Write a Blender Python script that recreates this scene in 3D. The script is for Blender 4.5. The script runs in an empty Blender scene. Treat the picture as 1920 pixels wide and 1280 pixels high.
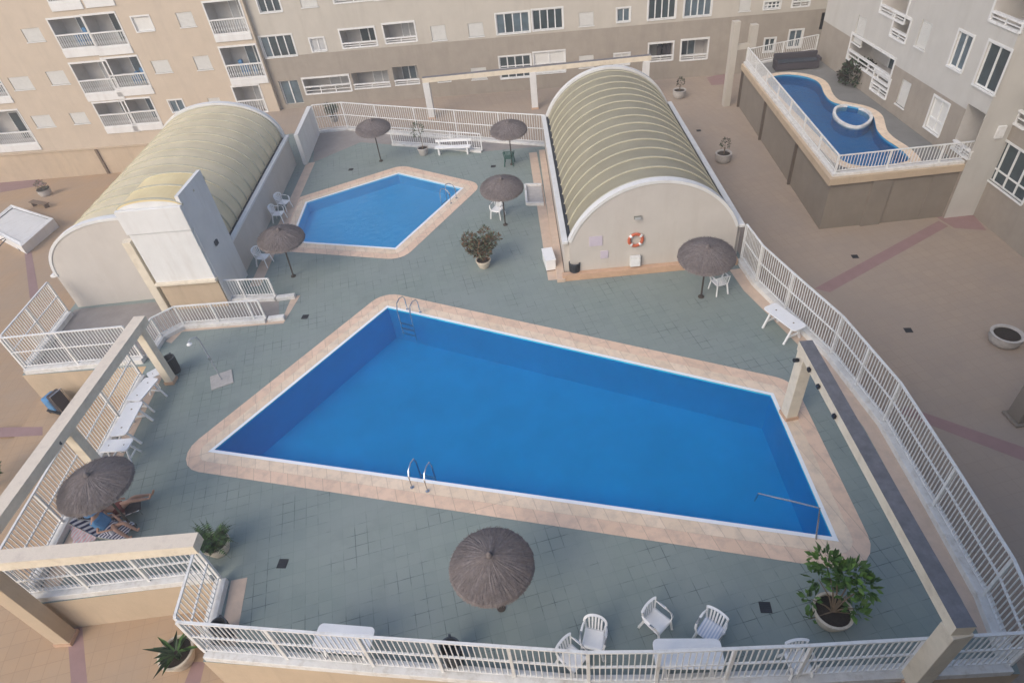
import bpy, bmesh, math, random
from mathutils import Vector, Matrix
from mathutils.geometry import tessellate_polygon
random.seed(7)
S = bpy.context.scene
COL = S.collection
R = math.radians
PI = math.pi
# ------------------------------------------------------------------ camera
H = 14.5
PITCH, ROLL, FPX = R(41.04), R(-7.31), 1165.3
cp, sp, cr, sr = math.cos(PITCH), math.sin(PITCH), math.cos(ROLL), math.sin(ROLL)
CF = Vector((0, cp, -sp)); u0 = Vector((0, sp, cp)); x0 = Vector((1, 0, 0))
CX = x0*cr + u0*sr; CU = -x0*sr + u0*cr
CO = Vector((0, 0, H))
def ray(px, py): return CF + CX*((px-960)/FPX) - CU*((py-640)/FPX)
def at(px, py, z=0.0):
    d = ray(px, py); return CO + d*((z-H)/d.z)
def at2(px, py, z=0.0):
    p = at(px, py, z); return (p.x, p.y)
SY0, SY1, SZ1 = 16.0, 50.0, -5.3
def slope_z(y): return -1.4+(SZ1+1.4)*(y-SY0)/(SY1-SY0)
def ats(px, py, up=0.0):
    k = (SZ1+1.4)/(SY1-SY0); d = ray(px, py); t = (-1.4-k*SY0+up-H)/(d.z-k*d.y); return CO+d*t
cam = bpy.data.cameras.new('camera'); co = bpy.data.objects.new('camera', cam); COL.objects.link(co)
M = Matrix((CX, CU, -CF)).transposed().to_4x4(); M.translation = CO
co.matrix_world = M
cam.sensor_width = 36; cam.lens = FPX/1920*36; cam.clip_end = 500
S.camera = co
# ------------------------------------------------------------------ materials
def lin(c): return tuple(((v/255+0.055)/1.055)**2.4 if v/255 > 0.04045 else v/255/12.92 for v in c)
STREAK = {'cream_render', 'flare_warmed_render', 'offwhite_render', 'tan_render', 'white_render', 'vault_wall_render', 'retaining_wall_render', 'terrace_wall_render'}
def mat(name, col, rough=0.7, var=0.12, scale=3.0, bump=0.0, bscale=40, metal=0.0, spec=0.35, stain=None, coords='Object'):
    m = bpy.data.materials.new(name); m.use_nodes = True
    nt = m.node_tree; N = nt.nodes; L = nt.links
    b = N['Principled BSDF']; b.inputs['Roughness'].default_value = rough
    b.inputs['Metallic'].default_value = metal; b.inputs['Specular IOR Level'].default_value = spec
    tc = N.new('ShaderNodeTexCoord')
    n = N.new('ShaderNodeTexNoise'); n.inputs['Scale'].default_value = scale; n.inputs['Detail'].default_value = 6; n.inputs['Roughness'].default_value = 0.65
    L.new(tc.outputs[coords], n.inputs['Vector'])
    r = N.new('ShaderNodeValToRGB'); e = r.color_ramp.elements
    e[0].position = 0.3; e[1].position = 0.72
    e[0].color = (*[c*(1-var) for c in col], 1); e[1].color = (*[min(1, c*(1+var)) for c in col], 1)
    L.new(n.outputs['Fac'], r.inputs['Fac'])
    out = r.outputs['Color']
    if stain:
        n2 = N.new('ShaderNodeTexNoise'); n2.inputs['Scale'].default_value = stain[1]; n2.inputs['Detail'].default_value = 8; n2.inputs['Roughness'].default_value = 0.7
        if name in STREAK:
            mp = N.new('ShaderNodeMapping'); mp.inputs['Scale'].default_value = (1.6, 1.6, .22); L.new(tc.outputs[coords], mp.inputs['Vector']); L.new(mp.outputs['Vector'], n2.inputs['Vector'])
        else: L.new(tc.outputs[coords], n2.inputs['Vector'])
        r2 = N.new('ShaderNodeValToRGB'); r2.color_ramp.elements[0].position = 0.5; r2.color_ramp.elements[1].position = 0.72
        L.new(n2.outputs['Fac'], r2.inputs['Fac'])
        mx = N.new('ShaderNodeMixRGB'); mx.inputs['Color2'].default_value = (*stain[0], 1)
        ml = N.new('ShaderNodeMath'); ml.operation = 'MULTIPLY'; ml.inputs[1].default_value = stain[2]
        L.new(r2.outputs['Color'], ml.inputs[0]); L.new(ml.outputs[0], mx.inputs['Fac']); L.new(out, mx.inputs['Color1']); out = mx.outputs['Color']
    L.new(out, b.inputs['Base Color'])
    if bump:
        n3 = N.new('ShaderNodeTexNoise'); n3.inputs['Scale'].default_value = bscale; n3.inputs['Detail'].default_value = 4
        L.new(tc.outputs[coords], n3.inputs['Vector'])
        bp = N.new('ShaderNodeBump'); bp.inputs['Strength'].default_value = bump; bp.inputs['Distance'].default_value = 0.02
        L.new(n3.outputs['Fac'], bp.inputs['Height']); L.new(bp.outputs['Normal'], b.inputs['Normal'])
    return m
def tile_mat(name, c1, c2, mortar, w, h, rot, msize=0.012, stain=None, dark=None, rough=0.75, big=None):
    m = bpy.data.materials.new(name); m.use_nodes = True
    nt = m.node_tree; N = nt.nodes; L = nt.links; b = N['Principled BSDF']; b.inputs['Roughness'].default_value = rough; b.inputs['Specular IOR Level'].default_value = 0.3
    tc = N.new('ShaderNodeTexCoord'); mp = N.new('ShaderNodeMapping'); mp.inputs['Rotation'].default_value = (0, 0, rot)
    L.new(tc.outputs['Object'], mp.inputs['Vector'])
    br = N.new('ShaderNodeTexBrick'); br.offset = 0.0; br.squash = 1.0
    br.inputs['Scale'].default_value = 1; br.inputs['Brick Width'].default_value = w; br.inputs['Row Height'].default_value = h
    br.inputs['Mortar Size'].default_value = msize; br.inputs['Mortar Smooth'].default_value = 0.3; br.inputs['Bias'].default_value = 0.0
    br.inputs['Color1'].default_value = (*c1, 1); br.inputs['Color2'].default_value = (*c2, 1); br.inputs['Mortar'].default_value = (*mortar, 1)
    L.new(mp.outputs['Vector'], br.inputs['Vector'])
    out = br.outputs['Color']
    def mixnoise(out, color, scale, lo, hi, amt, gate=None):
        n = N.new('ShaderNodeTexNoise'); n.inputs['Scale'].default_value = scale; n.inputs['Detail'].default_value = 7; n.inputs['Roughness'].default_value = 0.65
        L.new(tc.outputs['Object'], n.inputs['Vector'])
        r = N.new('ShaderNodeMapRange'); r.inputs['From Min'].default_value = lo; r.inputs['From Max'].default_value = hi; r.inputs['To Max'].default_value = amt
        L.new(n.outputs['Fac'], r.inputs['Value']); f = r.outputs['Result']
        if gate is not None:
            g = N.new('ShaderNodeMath'); g.operation = 'MULTIPLY'; L.new(f, g.inputs[0]); L.new(gate, g.inputs[1]); f = g.outputs[0]
        mx = N.new('ShaderNodeMixRGB'); mx.inputs['Color2'].default_value = (*color, 1); L.new(f, mx.inputs['Fac']); L.new(out, mx.inputs['Color1'])
        return mx.outputs['Color']
    if stain: out = mixnoise(out, *stain)
    if big: out = mixnoise(out, *big)
    if dark: out = mixnoise(out, *dark, gate=br.outputs['Fac'])
    L.new(out, b.inputs['Base Color'])
    bp = N.new('ShaderNodeBump'); bp.invert = True; bp.inputs['Strength'].default_value = 0.25; bp.inputs['Distance'].default_value = 0.01
    L.new(br.outputs['Fac'], bp.inputs['Height']); L.new(bp.outputs['Normal'], b.inputs['Normal'])
    return m
MT = {}
MT['white'] = mat('white_paint', (.72, .73, .73), .5, .07, 6, .1, 60, stain=((.42, .38, .33), 5, .5))
MT['kerbwhite'] = mat('white_kerb_paint', (.66, .66, .65), .7, .10, 3, .2, 30, stain=((.36, .32, .27), 4, .6))
MT['plastic'] = mat('white_plastic', (.78, .79, .80), .35, .03, 6, 0, spec=.5)
MT['greenplastic'] = mat('green_plastic', (.03, .10, .09), .4, .08, 6)
MT['cream'] = mat('cream_render', (.46, .43, .38), .85, .05, 1.2, .15, 30, stain=((.36, .33, .285), .9, .45))
MT['warm'] = mat('flare_warmed_render', (.50, .425, .34), .85, .05, 1.2, .15, 30, stain=((.40, .34, .275), .9, .45))  # cream render with the warm lens veil mixed into its base colour
MT['offwhite'] = mat('offwhite_render', (.485, .475, .45), .85, .05, 1.2, .15, 30, stain=((.39, .375, .345), .9, .45))
MT['creamlow'] = mat('tan_render', (.31, .275, .235), .88, .08, 1.5, .2, 30, stain=((.235, .21, .18), 1.1, .5))
MT['whiterender'] = mat('white_render', (.66, .665, .66), .85, .05, 1.5, .15, 30, stain=((.48, .45, .42), 1.2, .4))
MT['vaultwall'] = mat('vault_wall_render', (.52, .49, .455), .85, .05, 1.2, .15, 25, stain=((.46, .42, .38), 1.3, .5))
MT['beam'] = mat('pergola_cream_paint', (.70, .63, .51), .8, .08, 2.5, .2, 25, stain=((.40, .33, .25), 2.2, .45))
MT['beamtop'] = mat('weathered_concrete_top', (.17, .17, .185), .9, .2, 4, .3, 20, stain=((.10, .11, .12), 5, .6))
MT['beamtopl'] = mat('pinkish_concrete_top', (.68, .60, .50), .9, .1, 3, .2, 20, stain=((.34, .29, .26), 3, .5))
MT['retain'] = mat('retaining_wall_render', (.48, .385, .28), .88, .08, 1.0, .2, 20, stain=((.34, .27, .20), 1.3, .45))
MT['podium'] = mat('terrace_wall_render', (.225, .198, .168), .88, .1, 1.0, .2, 20, stain=((.21, .18, .15), 1.3, .5))
MT['joint'] = mat('dark_brown_downpipe', (.10, .08, .065), .8, .15, 3)
MT['spa'] = mat('spa_lining', (.09, .32, .58), .6, .06, .6, spec=.2)
MT['terra'] = mat('terracotta_paint', (.52, .35, .245), .85, .12, 3, .1, 20)
MT['coping'] = tile_mat('coping_stone', (.78, .64, .50), (.71, .57, .43), (.52, .41, .32), .42, 5.0, R(-12), .008, stain=((.42, .36, .31), 3, .45, .7, .5))
MT['copingo'] = tile_mat('outer_coping_stone', (.74, .55, .42), (.68, .50, .375), (.50, .38, .29), .5, 5.0, R(-12), .01, stain=((.40, .31, .27), 3, .45, .7, .5))
MT['border'] = mat('deck_border_stone', (.56, .44, .35), .8, .1, 2.5, .1, 20, stain=((.42, .36, .31), 2, .5))
MT['edge'] = mat('pool_edge_tile', (.80, .84, .88), .3, .03, 6)
MT['deck'] = tile_mat('green_deck_tile', (.228, .275, .258), (.205, .253, .24), (.186, .232, .22), .33, .33, R(-9), .009,
    stain=((.235, .275, .27), .35, .4, .62, .75), big=((.16, .195, .19), 1.3, .5, .75, .4), dark=((.06, .085, .095), .9, .5, .62, .9))
MT['plaza'] = tile_mat('plaza_tile', (.365, .295, .235), (.345, .278, .222), (.30, .24, .19), .4, .4, R(-8), .010,
    stain=((.32, .27, .23), .25, .42, .65, .7), big=((.28, .235, .205), .9, .52, .8, .5))
MT['plazaL'] = tile_mat('flare_tinted_plaza_tile', (.43, .30, .19), (.41, .285, .18), (.35, .24, .155), .4, .4, R(-8), .010,
    stain=((.37, .29, .22), .25, .42, .65, .6), big=((.34, .26, .19), .9, .52, .8, .4))  # plaza tile again, with the orange lens flare put into its colour
MT['stripe'] = mat('mauve_paving_band', (.29, .19, .185), .8, .08, 2, .1, 20)
MT['grey'] = mat('grey_floor', (.27, .25, .24), .85, .12, 1.5, .1, 20)
MT['greyblue'] = mat('terrace_floor_tile', (.19, .19, .185), .8, .12, 1.2, .1, 20)
MT['glass'] = mat('dark_window_glass', (.035, .055, .065), .12, .3, 2, spec=.7)
MT['glassb'] = mat('blue_window_glass', (.09, .13, .16), .14, .3, 2, spec=.7)
MT['curtain'] = mat('curtain_behind_glass', (.42, .43, .44), .5, .12, 5)
MT['shutter'] = mat('pale_shutter', (.62, .62, .60), .6, .05, 5)
MT['dark'] = mat('dark_interior', (.03, .032, .038), .9, .3, 3)
MT['room'] = mat('balcony_render', (.50, .48, .46), .85, .08, 2)
MT['black'] = mat('black_plastic', (.018, .02, .025), .45, .2, 6)
MT['bin'] = mat('slate_metal', (.045, .055, .07), .5, .2, 6)
MT['steel'] = mat('polished_steel', (.62, .64, .66), .22, .05, 6, metal=1.0)
MT['gutter'] = mat('dark_gutter', (.03, .035, .045), .6, .3, 4)
MT['greymetal'] = mat('grey_blue_metal', (.33, .36, .40), .5, .1, 4)
MT['thatch'] = mat('weathered_thatch', (.175, .155, .155), .95, .3, 14, .8, 60, stain=((.19, .155, .14), 9, .5))
MT['thatch2'] = mat('weathered_thatch_straw', (.19, .16, .15), .95, .3, 10)
MT['wood'] = mat('dark_pole_wood', (.06, .05, .045), .8, .3, 10)
MT['pot'] = mat('cream_stone_pot', (.58, .52, .43), .8, .12, 5, .3, 40, stain=((.33, .28, .22), 6, .6))
MT['potg'] = mat('grey_stone_pot', (.45, .43, .41), .8, .12, 5, .3, 40, stain=((.28, .26, .24), 6, .6))
MT['soil'] = mat('dark_soil', (.035, .026, .02), .95, .4, 20, .5, 60)
MT['leafg'] = mat('green_leaf', (.055, .12, .028), .6, .5, 8)
MT['leafd'] = mat('dark_green_leaf', (.035, .065, .028), .6, .5, 8)
MT['leafb'] = mat('brown_leaf', (.15, .085, .05), .8, .5, 8)
MT['leafy'] = mat('grey_green_leaf', (.12, .15, .10), .7, .4, 8)
MT['leafy2'] = mat('fresh_green_leaf', (.10, .20, .04), .55, .4, 8)
MT['bark'] = mat('bark', (.16, .12, .08), .9, .3, 10)
MT['ring'] = mat('orange_lifebuoy', (.50, .12, .06), .5, .1, 6)
MT['skin'] = mat('tanned_skin', (.40, .24, .18), .6, .08, 8)
MT['hair'] = mat('dark_hair', (.03, .018, .012), .7, .3, 20)
MT['red'] = mat('dark_red_cloth', (.16, .03, .03), .8, .2, 10)
MT['bluecloth'] = mat('blue_cloth', (.08, .22, .42), .8, .15, 10)
MT['brownwood'] = mat('brown_wood', (.17, .12, .085), .8, .2, 6)
MT['flag'] = mat('wall_lamp_grey', (.20, .21, .19), .6, .1, 6)
MT['notice'] = mat('lilac_notice', (.52, .47, .55), .7, .05, 20)
MT['sofa'] = mat('dark_wicker', (.05, .045, .055), .8, .3, 20)
def stripes_mat(name, c1, c2, scale, rot=0):
    m = bpy.data.materials.new(name); m.use_nodes = True; N = m.node_tree.nodes; L = m.node_tree.links; b = N['Principled BSDF']; b.inputs['Roughness'].default_value = .85
    tc = N.new('ShaderNodeTexCoord'); mp = N.new('ShaderNodeMapping'); mp.inputs['Rotation'].default_value = (0, 0, rot); L.new(tc.outputs['Object'], mp.inputs['Vector'])
    w = N.new('ShaderNodeTexWave'); w.inputs['Scale'].default_value = scale; w.inputs['Distortion'].default_value = .6; L.new(mp.outputs['Vector'], w.inputs['Vector'])
    r = N.new('ShaderNodeValToRGB'); r.color_ramp.interpolation = 'CONSTANT'; r.color_ramp.elements[0].color = (*c1, 1); r.color_ramp.elements[1].position = .5; r.color_ramp.elements[1].color = (*c2, 1)
    L.new(w.outputs['Fac'], r.inputs['Fac']); L.new(r.outputs['Color'], b.inputs['Base Color']); return m
MT['towel'] = stripes_mat('striped_towel', (.62, .62, .68), (.02, .03, .10), 3.2, .4)
MT['pinktowel'] = stripes_mat('pink_striped_towel', (.66, .40, .42), (.62, .60, .62), 3.0, .9)
MT['chairstripe'] = stripes_mat('blue_white_strap', (.70, .73, .80), (.45, .52, .66), 5.0, 0)
def roof_mat(name, col, col2):
    m = bpy.data.materials.new(name); m.use_nodes = True; N = m.node_tree.nodes; L = m.node_tree.links; b = N['Principled BSDF']
    b.inputs['Roughness'].default_value = .38; b.inputs['Specular IOR Level'].default_value = .5
    tc = N.new('ShaderNodeTexCoord')
    n = N.new('ShaderNodeTexNoise'); n.inputs['Scale'].default_value = .9; n.inputs['Detail'].default_value = 8; L.new(tc.outputs['Object'], n.inputs['Vector'])
    r = N.new('ShaderNodeValToRGB'); r.color_ramp.elements[0].position = .3; r.color_ramp.elements[1].position = .7
    r.color_ramp.elements[0].color = (*col, 1); r.color_ramp.elements[1].color = (*col2, 1); L.new(n.outputs['Fac'], r.inputs['Fac']); L.new(r.outputs['Color'], b.inputs['Base Color'])
    w = N.new('ShaderNodeTexWave'); w.bands_direction = 'Y'; w.inputs['Scale'].default_value = 5; L.new(tc.outputs['Object'], w.inputs['Vector'])
    bp = N.new('ShaderNodeBump'); bp.inputs['Strength'].default_value = .35; bp.inputs['Distance'].default_value = .02; L.new(w.outputs['Fac'], bp.inputs['Height']); L.new(bp.outputs['Normal'], b.inputs['Normal'])
    return m
MT['roofR'] = roof_mat('olive_corrugated_sheet', (.245, .225, .16), (.31, .285, .205))
MT['roofL'] = roof_mat('yellowed_corrugated_sheet', (.56, .49, .33), (.70, .61, .42))
MT['roofY'] = roof_mat('cream_corrugated_sheet', (.66, .53, .28), (.78, .66, .38))
MT['rib'] = mat('pale_roof_rib', (.47, .45, .35), .5, .1, 4)
def water_mat(name, tint, rough=.1):
    m = bpy.data.materials.new(name); m.use_nodes = True; N = m.node_tree.nodes; L = m.node_tree.links
    for n in list(N):
        if n.type != 'OUTPUT_MATERIAL': N.remove(n)
    out = [n for n in N if n.type == 'OUTPUT_MATERIAL'][0]
    tr = N.new('ShaderNodeBsdfTransparent'); tr.inputs['Color'].default_value = (*tint, 1)
    gl = N.new('ShaderNodeBsdfGlossy'); gl.inputs['Roughness'].default_value = rough
    fr = N.new('ShaderNodeFresnel'); fr.inputs['IOR'].default_value = 1.33
    tc = N.new('ShaderNodeTexCoord'); n = N.new('ShaderNodeTexNoise'); n.inputs['Scale'].default_value = 3.2; n.inputs['Detail'].default_value = 7; L.new(tc.outputs['Object'], n.inputs['Vector'])
    bp = N.new('ShaderNodeBump'); bp.inputs['Strength'].default_value = .55; bp.inputs['Distance'].default_value = .07; L.new(n.outputs['Fac'], bp.inputs['Height'])
    L.new(bp.outputs['Normal'], gl.inputs['Normal']); L.new(bp.outputs['Normal'], fr.inputs['Normal'])
    mx = N.new('ShaderNodeMixShader'); L.new(fr.outputs['Fac'], mx.inputs['Fac']); L.new(tr.outputs[0], mx.inputs[1]); L.new(gl.outputs[0], mx.inputs[2]); L.new(mx.outputs[0], out.inputs['Surface'])
    return m
MT['water'] = water_mat('pool_water', (.42, .80, .96))
MT['basin'] = mat('deep_pool_lining', (.045, .58, .84), .6, .07, .6, spec=.2)
MT['basin2'] = mat('small_pool_lining', (.32, .72, .90), .6, .04, .6, spec=.2)
MT['basin3'] = mat('terrace_pool_lining', (.05, .30, .52), .6, .08, .6, spec=.2)
# ------------------------------------------------------------------ mesh helpers
class MB:
    def __init__(s): s.v = []; s.f = []; s.m = []
    def add(s, vs, fs, mi=0):
        o = len(s.v); s.v += [tuple(v) for v in vs]
        for f in fs: s.f.append([i+o for i in f]); s.m.append(mi)
        return s
    def frame(s, c, X, Y, Z, hx, hy, hz, mi=0, t=1.0):
        c = Vector(c); vs = []
        for k in (-1, 1):
            q = 1.0 if k < 0 else t
            for (a, b_) in ((-1, -1), (1, -1), (1, 1), (-1, 1)): vs.append(c+X*hx*a*q+Y*hy*b_*q+Z*hz*k)
        return s.add(vs, [(3, 2, 1, 0), (4, 5, 6, 7), (0, 1, 5, 4), (1, 2, 6, 5), (2, 3, 7, 6), (3, 0, 4, 7)], mi)
    def box(s, x0_, y0, z0, x1, y1, z1, mi=0, t=1.0):
        return s.frame(((x0_+x1)/2, (y0+y1)/2, (z0+z1)/2), Vector((1, 0, 0)), Vector((0, 1, 0)), Vector((0, 0, 1)), abs(x1-x0_)/2, abs(y1-y0)/2, abs(z1-z0)/2, mi, t)
    def bar(s, a, b_, w, h=None, mi=0, up=Vector((0, 0, 1))):
        a = Vector(a); b_ = Vector(b_); Z = (b_-a); l = Z.length
        if l < 1e-6: return s
        Z /= l; X = up.cross(Z)
        if X.length < 1e-3: X = Vector((1, 0, 0)).cross(Z) if abs(Z.x) < .9 else Vector((0, 1, 0)).cross(Z)
        X.normalize(); Y = Z.cross(X)
        return s.frame((a+b_)/2, X, Y, Z, w/2, (h or w)/2, l/2, mi)
    def tube(s, pts, r, n=8, mi=0, r1=None, cap=True):
        pts = [Vector(p) for p in pts]; o = len(s.v); k = len(pts)
        for i, p in enumerate(pts):
            d = (pts[min(i+1, k-1)]-pts[max(i-1, 0)]).normalized()
            X = d.cross(Vector((0, 0, 1)))
            if X.length < 1e-2: X = d.cross(Vector((0, 1, 0)))
            X.normalize(); Y = d.cross(X)
            rr = r if r1 is None else r+(r1-r)*i/(k-1)
            for j in range(n):
                a = 2*PI*j/n; s.v.append(tuple(p+X*rr*math.cos(a)+Y*rr*math.sin(a)))
        for i in range(k-1):
            for j in range(n):
                s.f.append([o+i*n+j, o+i*n+(j+1) % n, o+(i+1)*n+(j+1) % n, o+(i+1)*n+j]); s.m.append(mi)
        if cap:
            s.f.append([o+j for j in range(n)][::-1]); s.m.append(mi)
            s.f.append([o+(k-1)*n+j for j in range(n)]); s.m.append(mi)
        return s
    def lathe(s, prof, n=24, c=(0, 0, 0), mi=0, close=True):
        o = len(s.v)
        for (r, z) in prof:
            for j in range(n):
                a = 2*PI*j/n; s.v.append((c[0]+r*math.cos(a), c[1]+r*math.sin(a), c[2]+z))
        for i in range(len(prof)-1):
            for j in range(n):
                s.f.append([o+i*n+j, o+i*n+(j+1) % n, o+(i+1)*n+(j+1) % n, o+(i+1)*n+j]); s.m.append(mi)
        if close:
            s.f.append([o+j for j in range(n)][::-1]); s.m.append(mi)
            k = len(prof)-1; s.f.append([o+k*n+j for j in range(n)]); s.m.append(mi)
        return s
    def prism(s, poly, z0, z1, mi=0, top=True, bottom=True, sides=True):
        if area(poly) < 0: poly = poly[::-1]
        n = len(poly); o = len(s.v)
        s.v += [(x, y, z0) for x, y in poly]+[(x, y, z1) for x, y in poly]
        if sides:
            for i in range(n):
                j = (i+1) % n; s.f.append([o+i, o+j, o+n+j, o+n+i]); s.m.append(mi)
        tri = tessellate_polygon([[Vector((x, y, 0)) for x, y in poly]])
        for t in tri:
            t = list(t); a, b_, c = [poly[i] for i in t]
            if (b_[0]-a[0])*(c[1]-a[1])-(b_[1]-a[1])*(c[0]-a[0]) < 0: t = t[::-1]
            if top: s.f.append([o+n+i for i in t]); s.m.append(mi)
            if bottom: s.f.append([o+i for i in t][::-1]); s.m.append(mi)
        return s
    def build(s, name, mats, parent=None, smooth=False, bevel=0, origin=None):
        me = bpy.data.meshes.new(name)
        org = Vector(origin) if origin is not None else Vector((0, 0, 0))
        me.from_pydata([tuple(Vector(v)-org) for v in s.v], [], s.f)
        if not isinstance(mats, (list, tuple)): mats = [mats]
        for mm in mats: me.materials.append(MT[mm] if isinstance(mm, str) else mm)
        for p, i in zip(me.polygons, s.m): p.material_index = i; p.use_smooth = smooth
        me.update()
        o = bpy.data.objects.new(name, me); COL.objects.link(o)
        if origin is not None: o.location = org
        if parent: o.parent = parent
        if bevel:
            b = o.modifiers.new('bevel', 'BEVEL'); b.width = bevel; b.segments = 2; b.limit_method = 'ANGLE'
        if smooth:
            me.set_sharp_from_angle(angle=R(42))
        return o
def area(p): return sum(p[i][0]*p[(i+1) % len(p)][1]-p[(i+1) % len(p)][0]*p[i][1] for i in range(len(p)))/2
def holed(name, outer, holes, z, m):
    polys = [outer]+holes; allp = [p for q in polys for p in q]
    tri = tessellate_polygon([[Vector((x, y, 0)) for x, y in q] for q in polys])
    mb = MB(); mb.v = [(x, y, z) for x, y in allp]
    for t in tri:
        t = list(t); a, b_, c = [allp[i] for i in t]
        cr_ = (b_[0]-a[0])*(c[1]-a[1])-(b_[1]-a[1])*(c[0]-a[0])
        if abs(cr_) < 1e-9: continue
        if cr_ < 0: t = t[::-1]
        mb.f.append(t); mb.m.append(0)
    return mb.build(name, m)
def offset(poly, d, corner=0, seg=6):
    """offset polygon outward; rounded corners when corner"""
    if area(poly) < 0: poly = poly[::-1]
    n = len(poly); out = []
    for i in range(n):
        p0, p1, p2 = [Vector(poly[(i+k) % n]) for k in (-1, 0, 1)]
        d1 = (p1-p0).normalized(); d2 = (p2-p1).normalized()
        n1 = Vector((d1.y, -d1.x)); n2 = Vector((d2.y, -d2.x))
        if corner and d1.x*d2.y-d1.y*d2.x > 0:
            a1 = math.atan2(n1.y, n1.x); a2 = math.atan2(n2.y, n2.x)
            while a2 < a1: a2 += 2*PI
            for k in range(seg+1):
                a = a1+(a2-a1)*k/seg; out.append((p1.x+d*math.cos(a), p1.y+d*math.sin(a)))
        else:
            bis = (n1+n2); bis.normalize(); l = d/max(.3, bis.dot(n1)); out.append((p1.x+bis.x*l, p1.y+bis.y*l))
    return out
def empty(name, loc, rz=0):
    o = bpy.data.objects.new(name, None); COL.objects.link(o); o.location = loc; o.rotation_euler = (0, 0, rz); o.empty_display_size = .2
    return o
def tag(o, label, cat, group=None, kind=None):
    if label: o['label'] = label
    if cat: o['category'] = cat
    if group: o['group'] = group
    if kind: o['kind'] = kind
    return o
def struct(o): o['kind'] = 'structure'; return o
def copy_tree(o, parent=None):
    c = o.copy(); COL.objects.link(c)
    if parent: c.parent = parent
    for ch in list(o.children): copy_tree(ch, c)
    return c
ZP = -1.4
# ------------------------------------------------------------------ ground
def band(name, pts, z, m='stripe'):
    mb = MB(); mb.add([(x, y, z) for x, y in pts], [list(range(len(pts)))]) ; 
    if area(pts) < 0: mb.f[0] = mb.f[0][::-1]
    return struct(mb.build(name, m))
band('paving_band', [at2(1527, 541, ZP), at2(1556, 548, ZP), at2(1778, 424, ZP), at2(1760, 414, ZP)], ZP+.004)
band('paving_band', [at2(1745, 401, ZP), at2(1815, 392, ZP), at2(1850, 432, ZP), at2(1790, 428, ZP)], ZP+.008)
band('paving_band', [at2(1700, 762, ZP), at2(1680, 772, ZP), at2(1930, 868, ZP), at2(1930, 842, ZP)], ZP+.004)
sb_ = MB(); sb_.add([ats(*q, .006) for q in ((53, 438), (42, 440), (56, 560), (74, 556))], [(0, 1, 2, 3)]); struct(sb_.build('paving_band', 'stripe'))
sb_ = MB(); sb_.add([ats(*q, .006) for q in ((-5, 338), (70, 334), (88, 346), (-5, 362))], [(0, 3, 2, 1)]); struct(sb_.build('paving_band', 'stripe'))
band('paving_band', [at2(124, 1150, ZP), at2(152, 1150, ZP), at2(165, 1290, ZP), at2(134, 1290, ZP)], ZP+.004)
band('paving_band', [at2(362, 1240, ZP), at2(385, 1240, ZP), at2(373, 1290, ZP), at2(342, 1290, ZP)], ZP+.004)
band('paving_band', [at2(-10, 801, ZP), at2(80, 800, ZP), at2(80, 816, ZP), at2(-10, 820, ZP)], ZP+.004)
band('paving_band', [at2(1325, 146, ZP), at2(1368, 135, ZP), at2(1366, 158, ZP), at2(1334, 160, ZP)], ZP+.004)
# ------------------------------------------------------------------ deck and pools
BIG = [at2(*p) for p in ((727, 577), (1445, 741), (1560, 1006), (402, 843))]
SML = [at2(*p) for p in ((576, 380), (747, 326), (864, 354), (741, 465), (548, 452))]
DECK = [(-8.15, 6.72), (.7, 5.02), (9.5, 4.32), (9.85, 5.5), (10.08, 8), (10.35, 11), (10.22, 13.8), (9.75, 16.2), (9.4, 18.0), (9.4, 19.8), (9.9, 32.2), (3.3, 32.7), (-1.6, 34.95),
        (-6.3, 37.45), (-8.4, 38.6), (-10.8, 38.9), (-18.4, 39.3), (-18.4, 18.3), (-13.55, 17.9), (-13.55, 8.75), (-8.25, 8.75)]
struct(holed('ground', [(-120, -120), (120, -120), (120, 120), (-120, 120)], [offset(DECK, -.25)[::-1], [(-18.6, SY0), (-18.6, 58), (-70, 58), (-70, SY0)]], ZP, 'plaza'))
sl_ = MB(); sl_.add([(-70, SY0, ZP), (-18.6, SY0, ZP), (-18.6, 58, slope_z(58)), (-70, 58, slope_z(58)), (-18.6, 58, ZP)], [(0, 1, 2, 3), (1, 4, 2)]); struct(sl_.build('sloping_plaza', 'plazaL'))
lp_ = MB(); lp_.prism([(-69.9, -30), (1.0, -30), (1.0, 4.6), (-8.1, 6.4), (-8.35, 8.95), (-13.7, 8.9), (-13.7, 15.99), (-69.9, 15.99)], ZP, ZP+.0035, bottom=False, sides=False); lp_.prism([(-18.6, 15.99), (-13.7, 15.99), (-13.7, 17.85), (-18.6, 18.35)], ZP, ZP+.0035, bottom=False, sides=False); struct(lp_.build('left_plaza', 'plazaL'))  # overlay sheet that carries the flare tint across the near left plaza
edgeB, edgeS = offset(BIG, .11), offset(SML, .11)
struct(holed('pool_deck', DECK, [edgeB[::-1], edgeS[::-1]], 0, 'deck'))
dm = MB(); dm.prism(DECK, ZP-2.6, -.003, 0, top=False, bottom=False)
tag(dm.build('retaining_wall', 'retain'), 'tan rendered retaining wall carrying the raised pool deck', 'wall')
def ring(name, inner, outer, z, m):
    o = holed(name, outer, [inner[::-1]], z, m); return struct(o)
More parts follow.
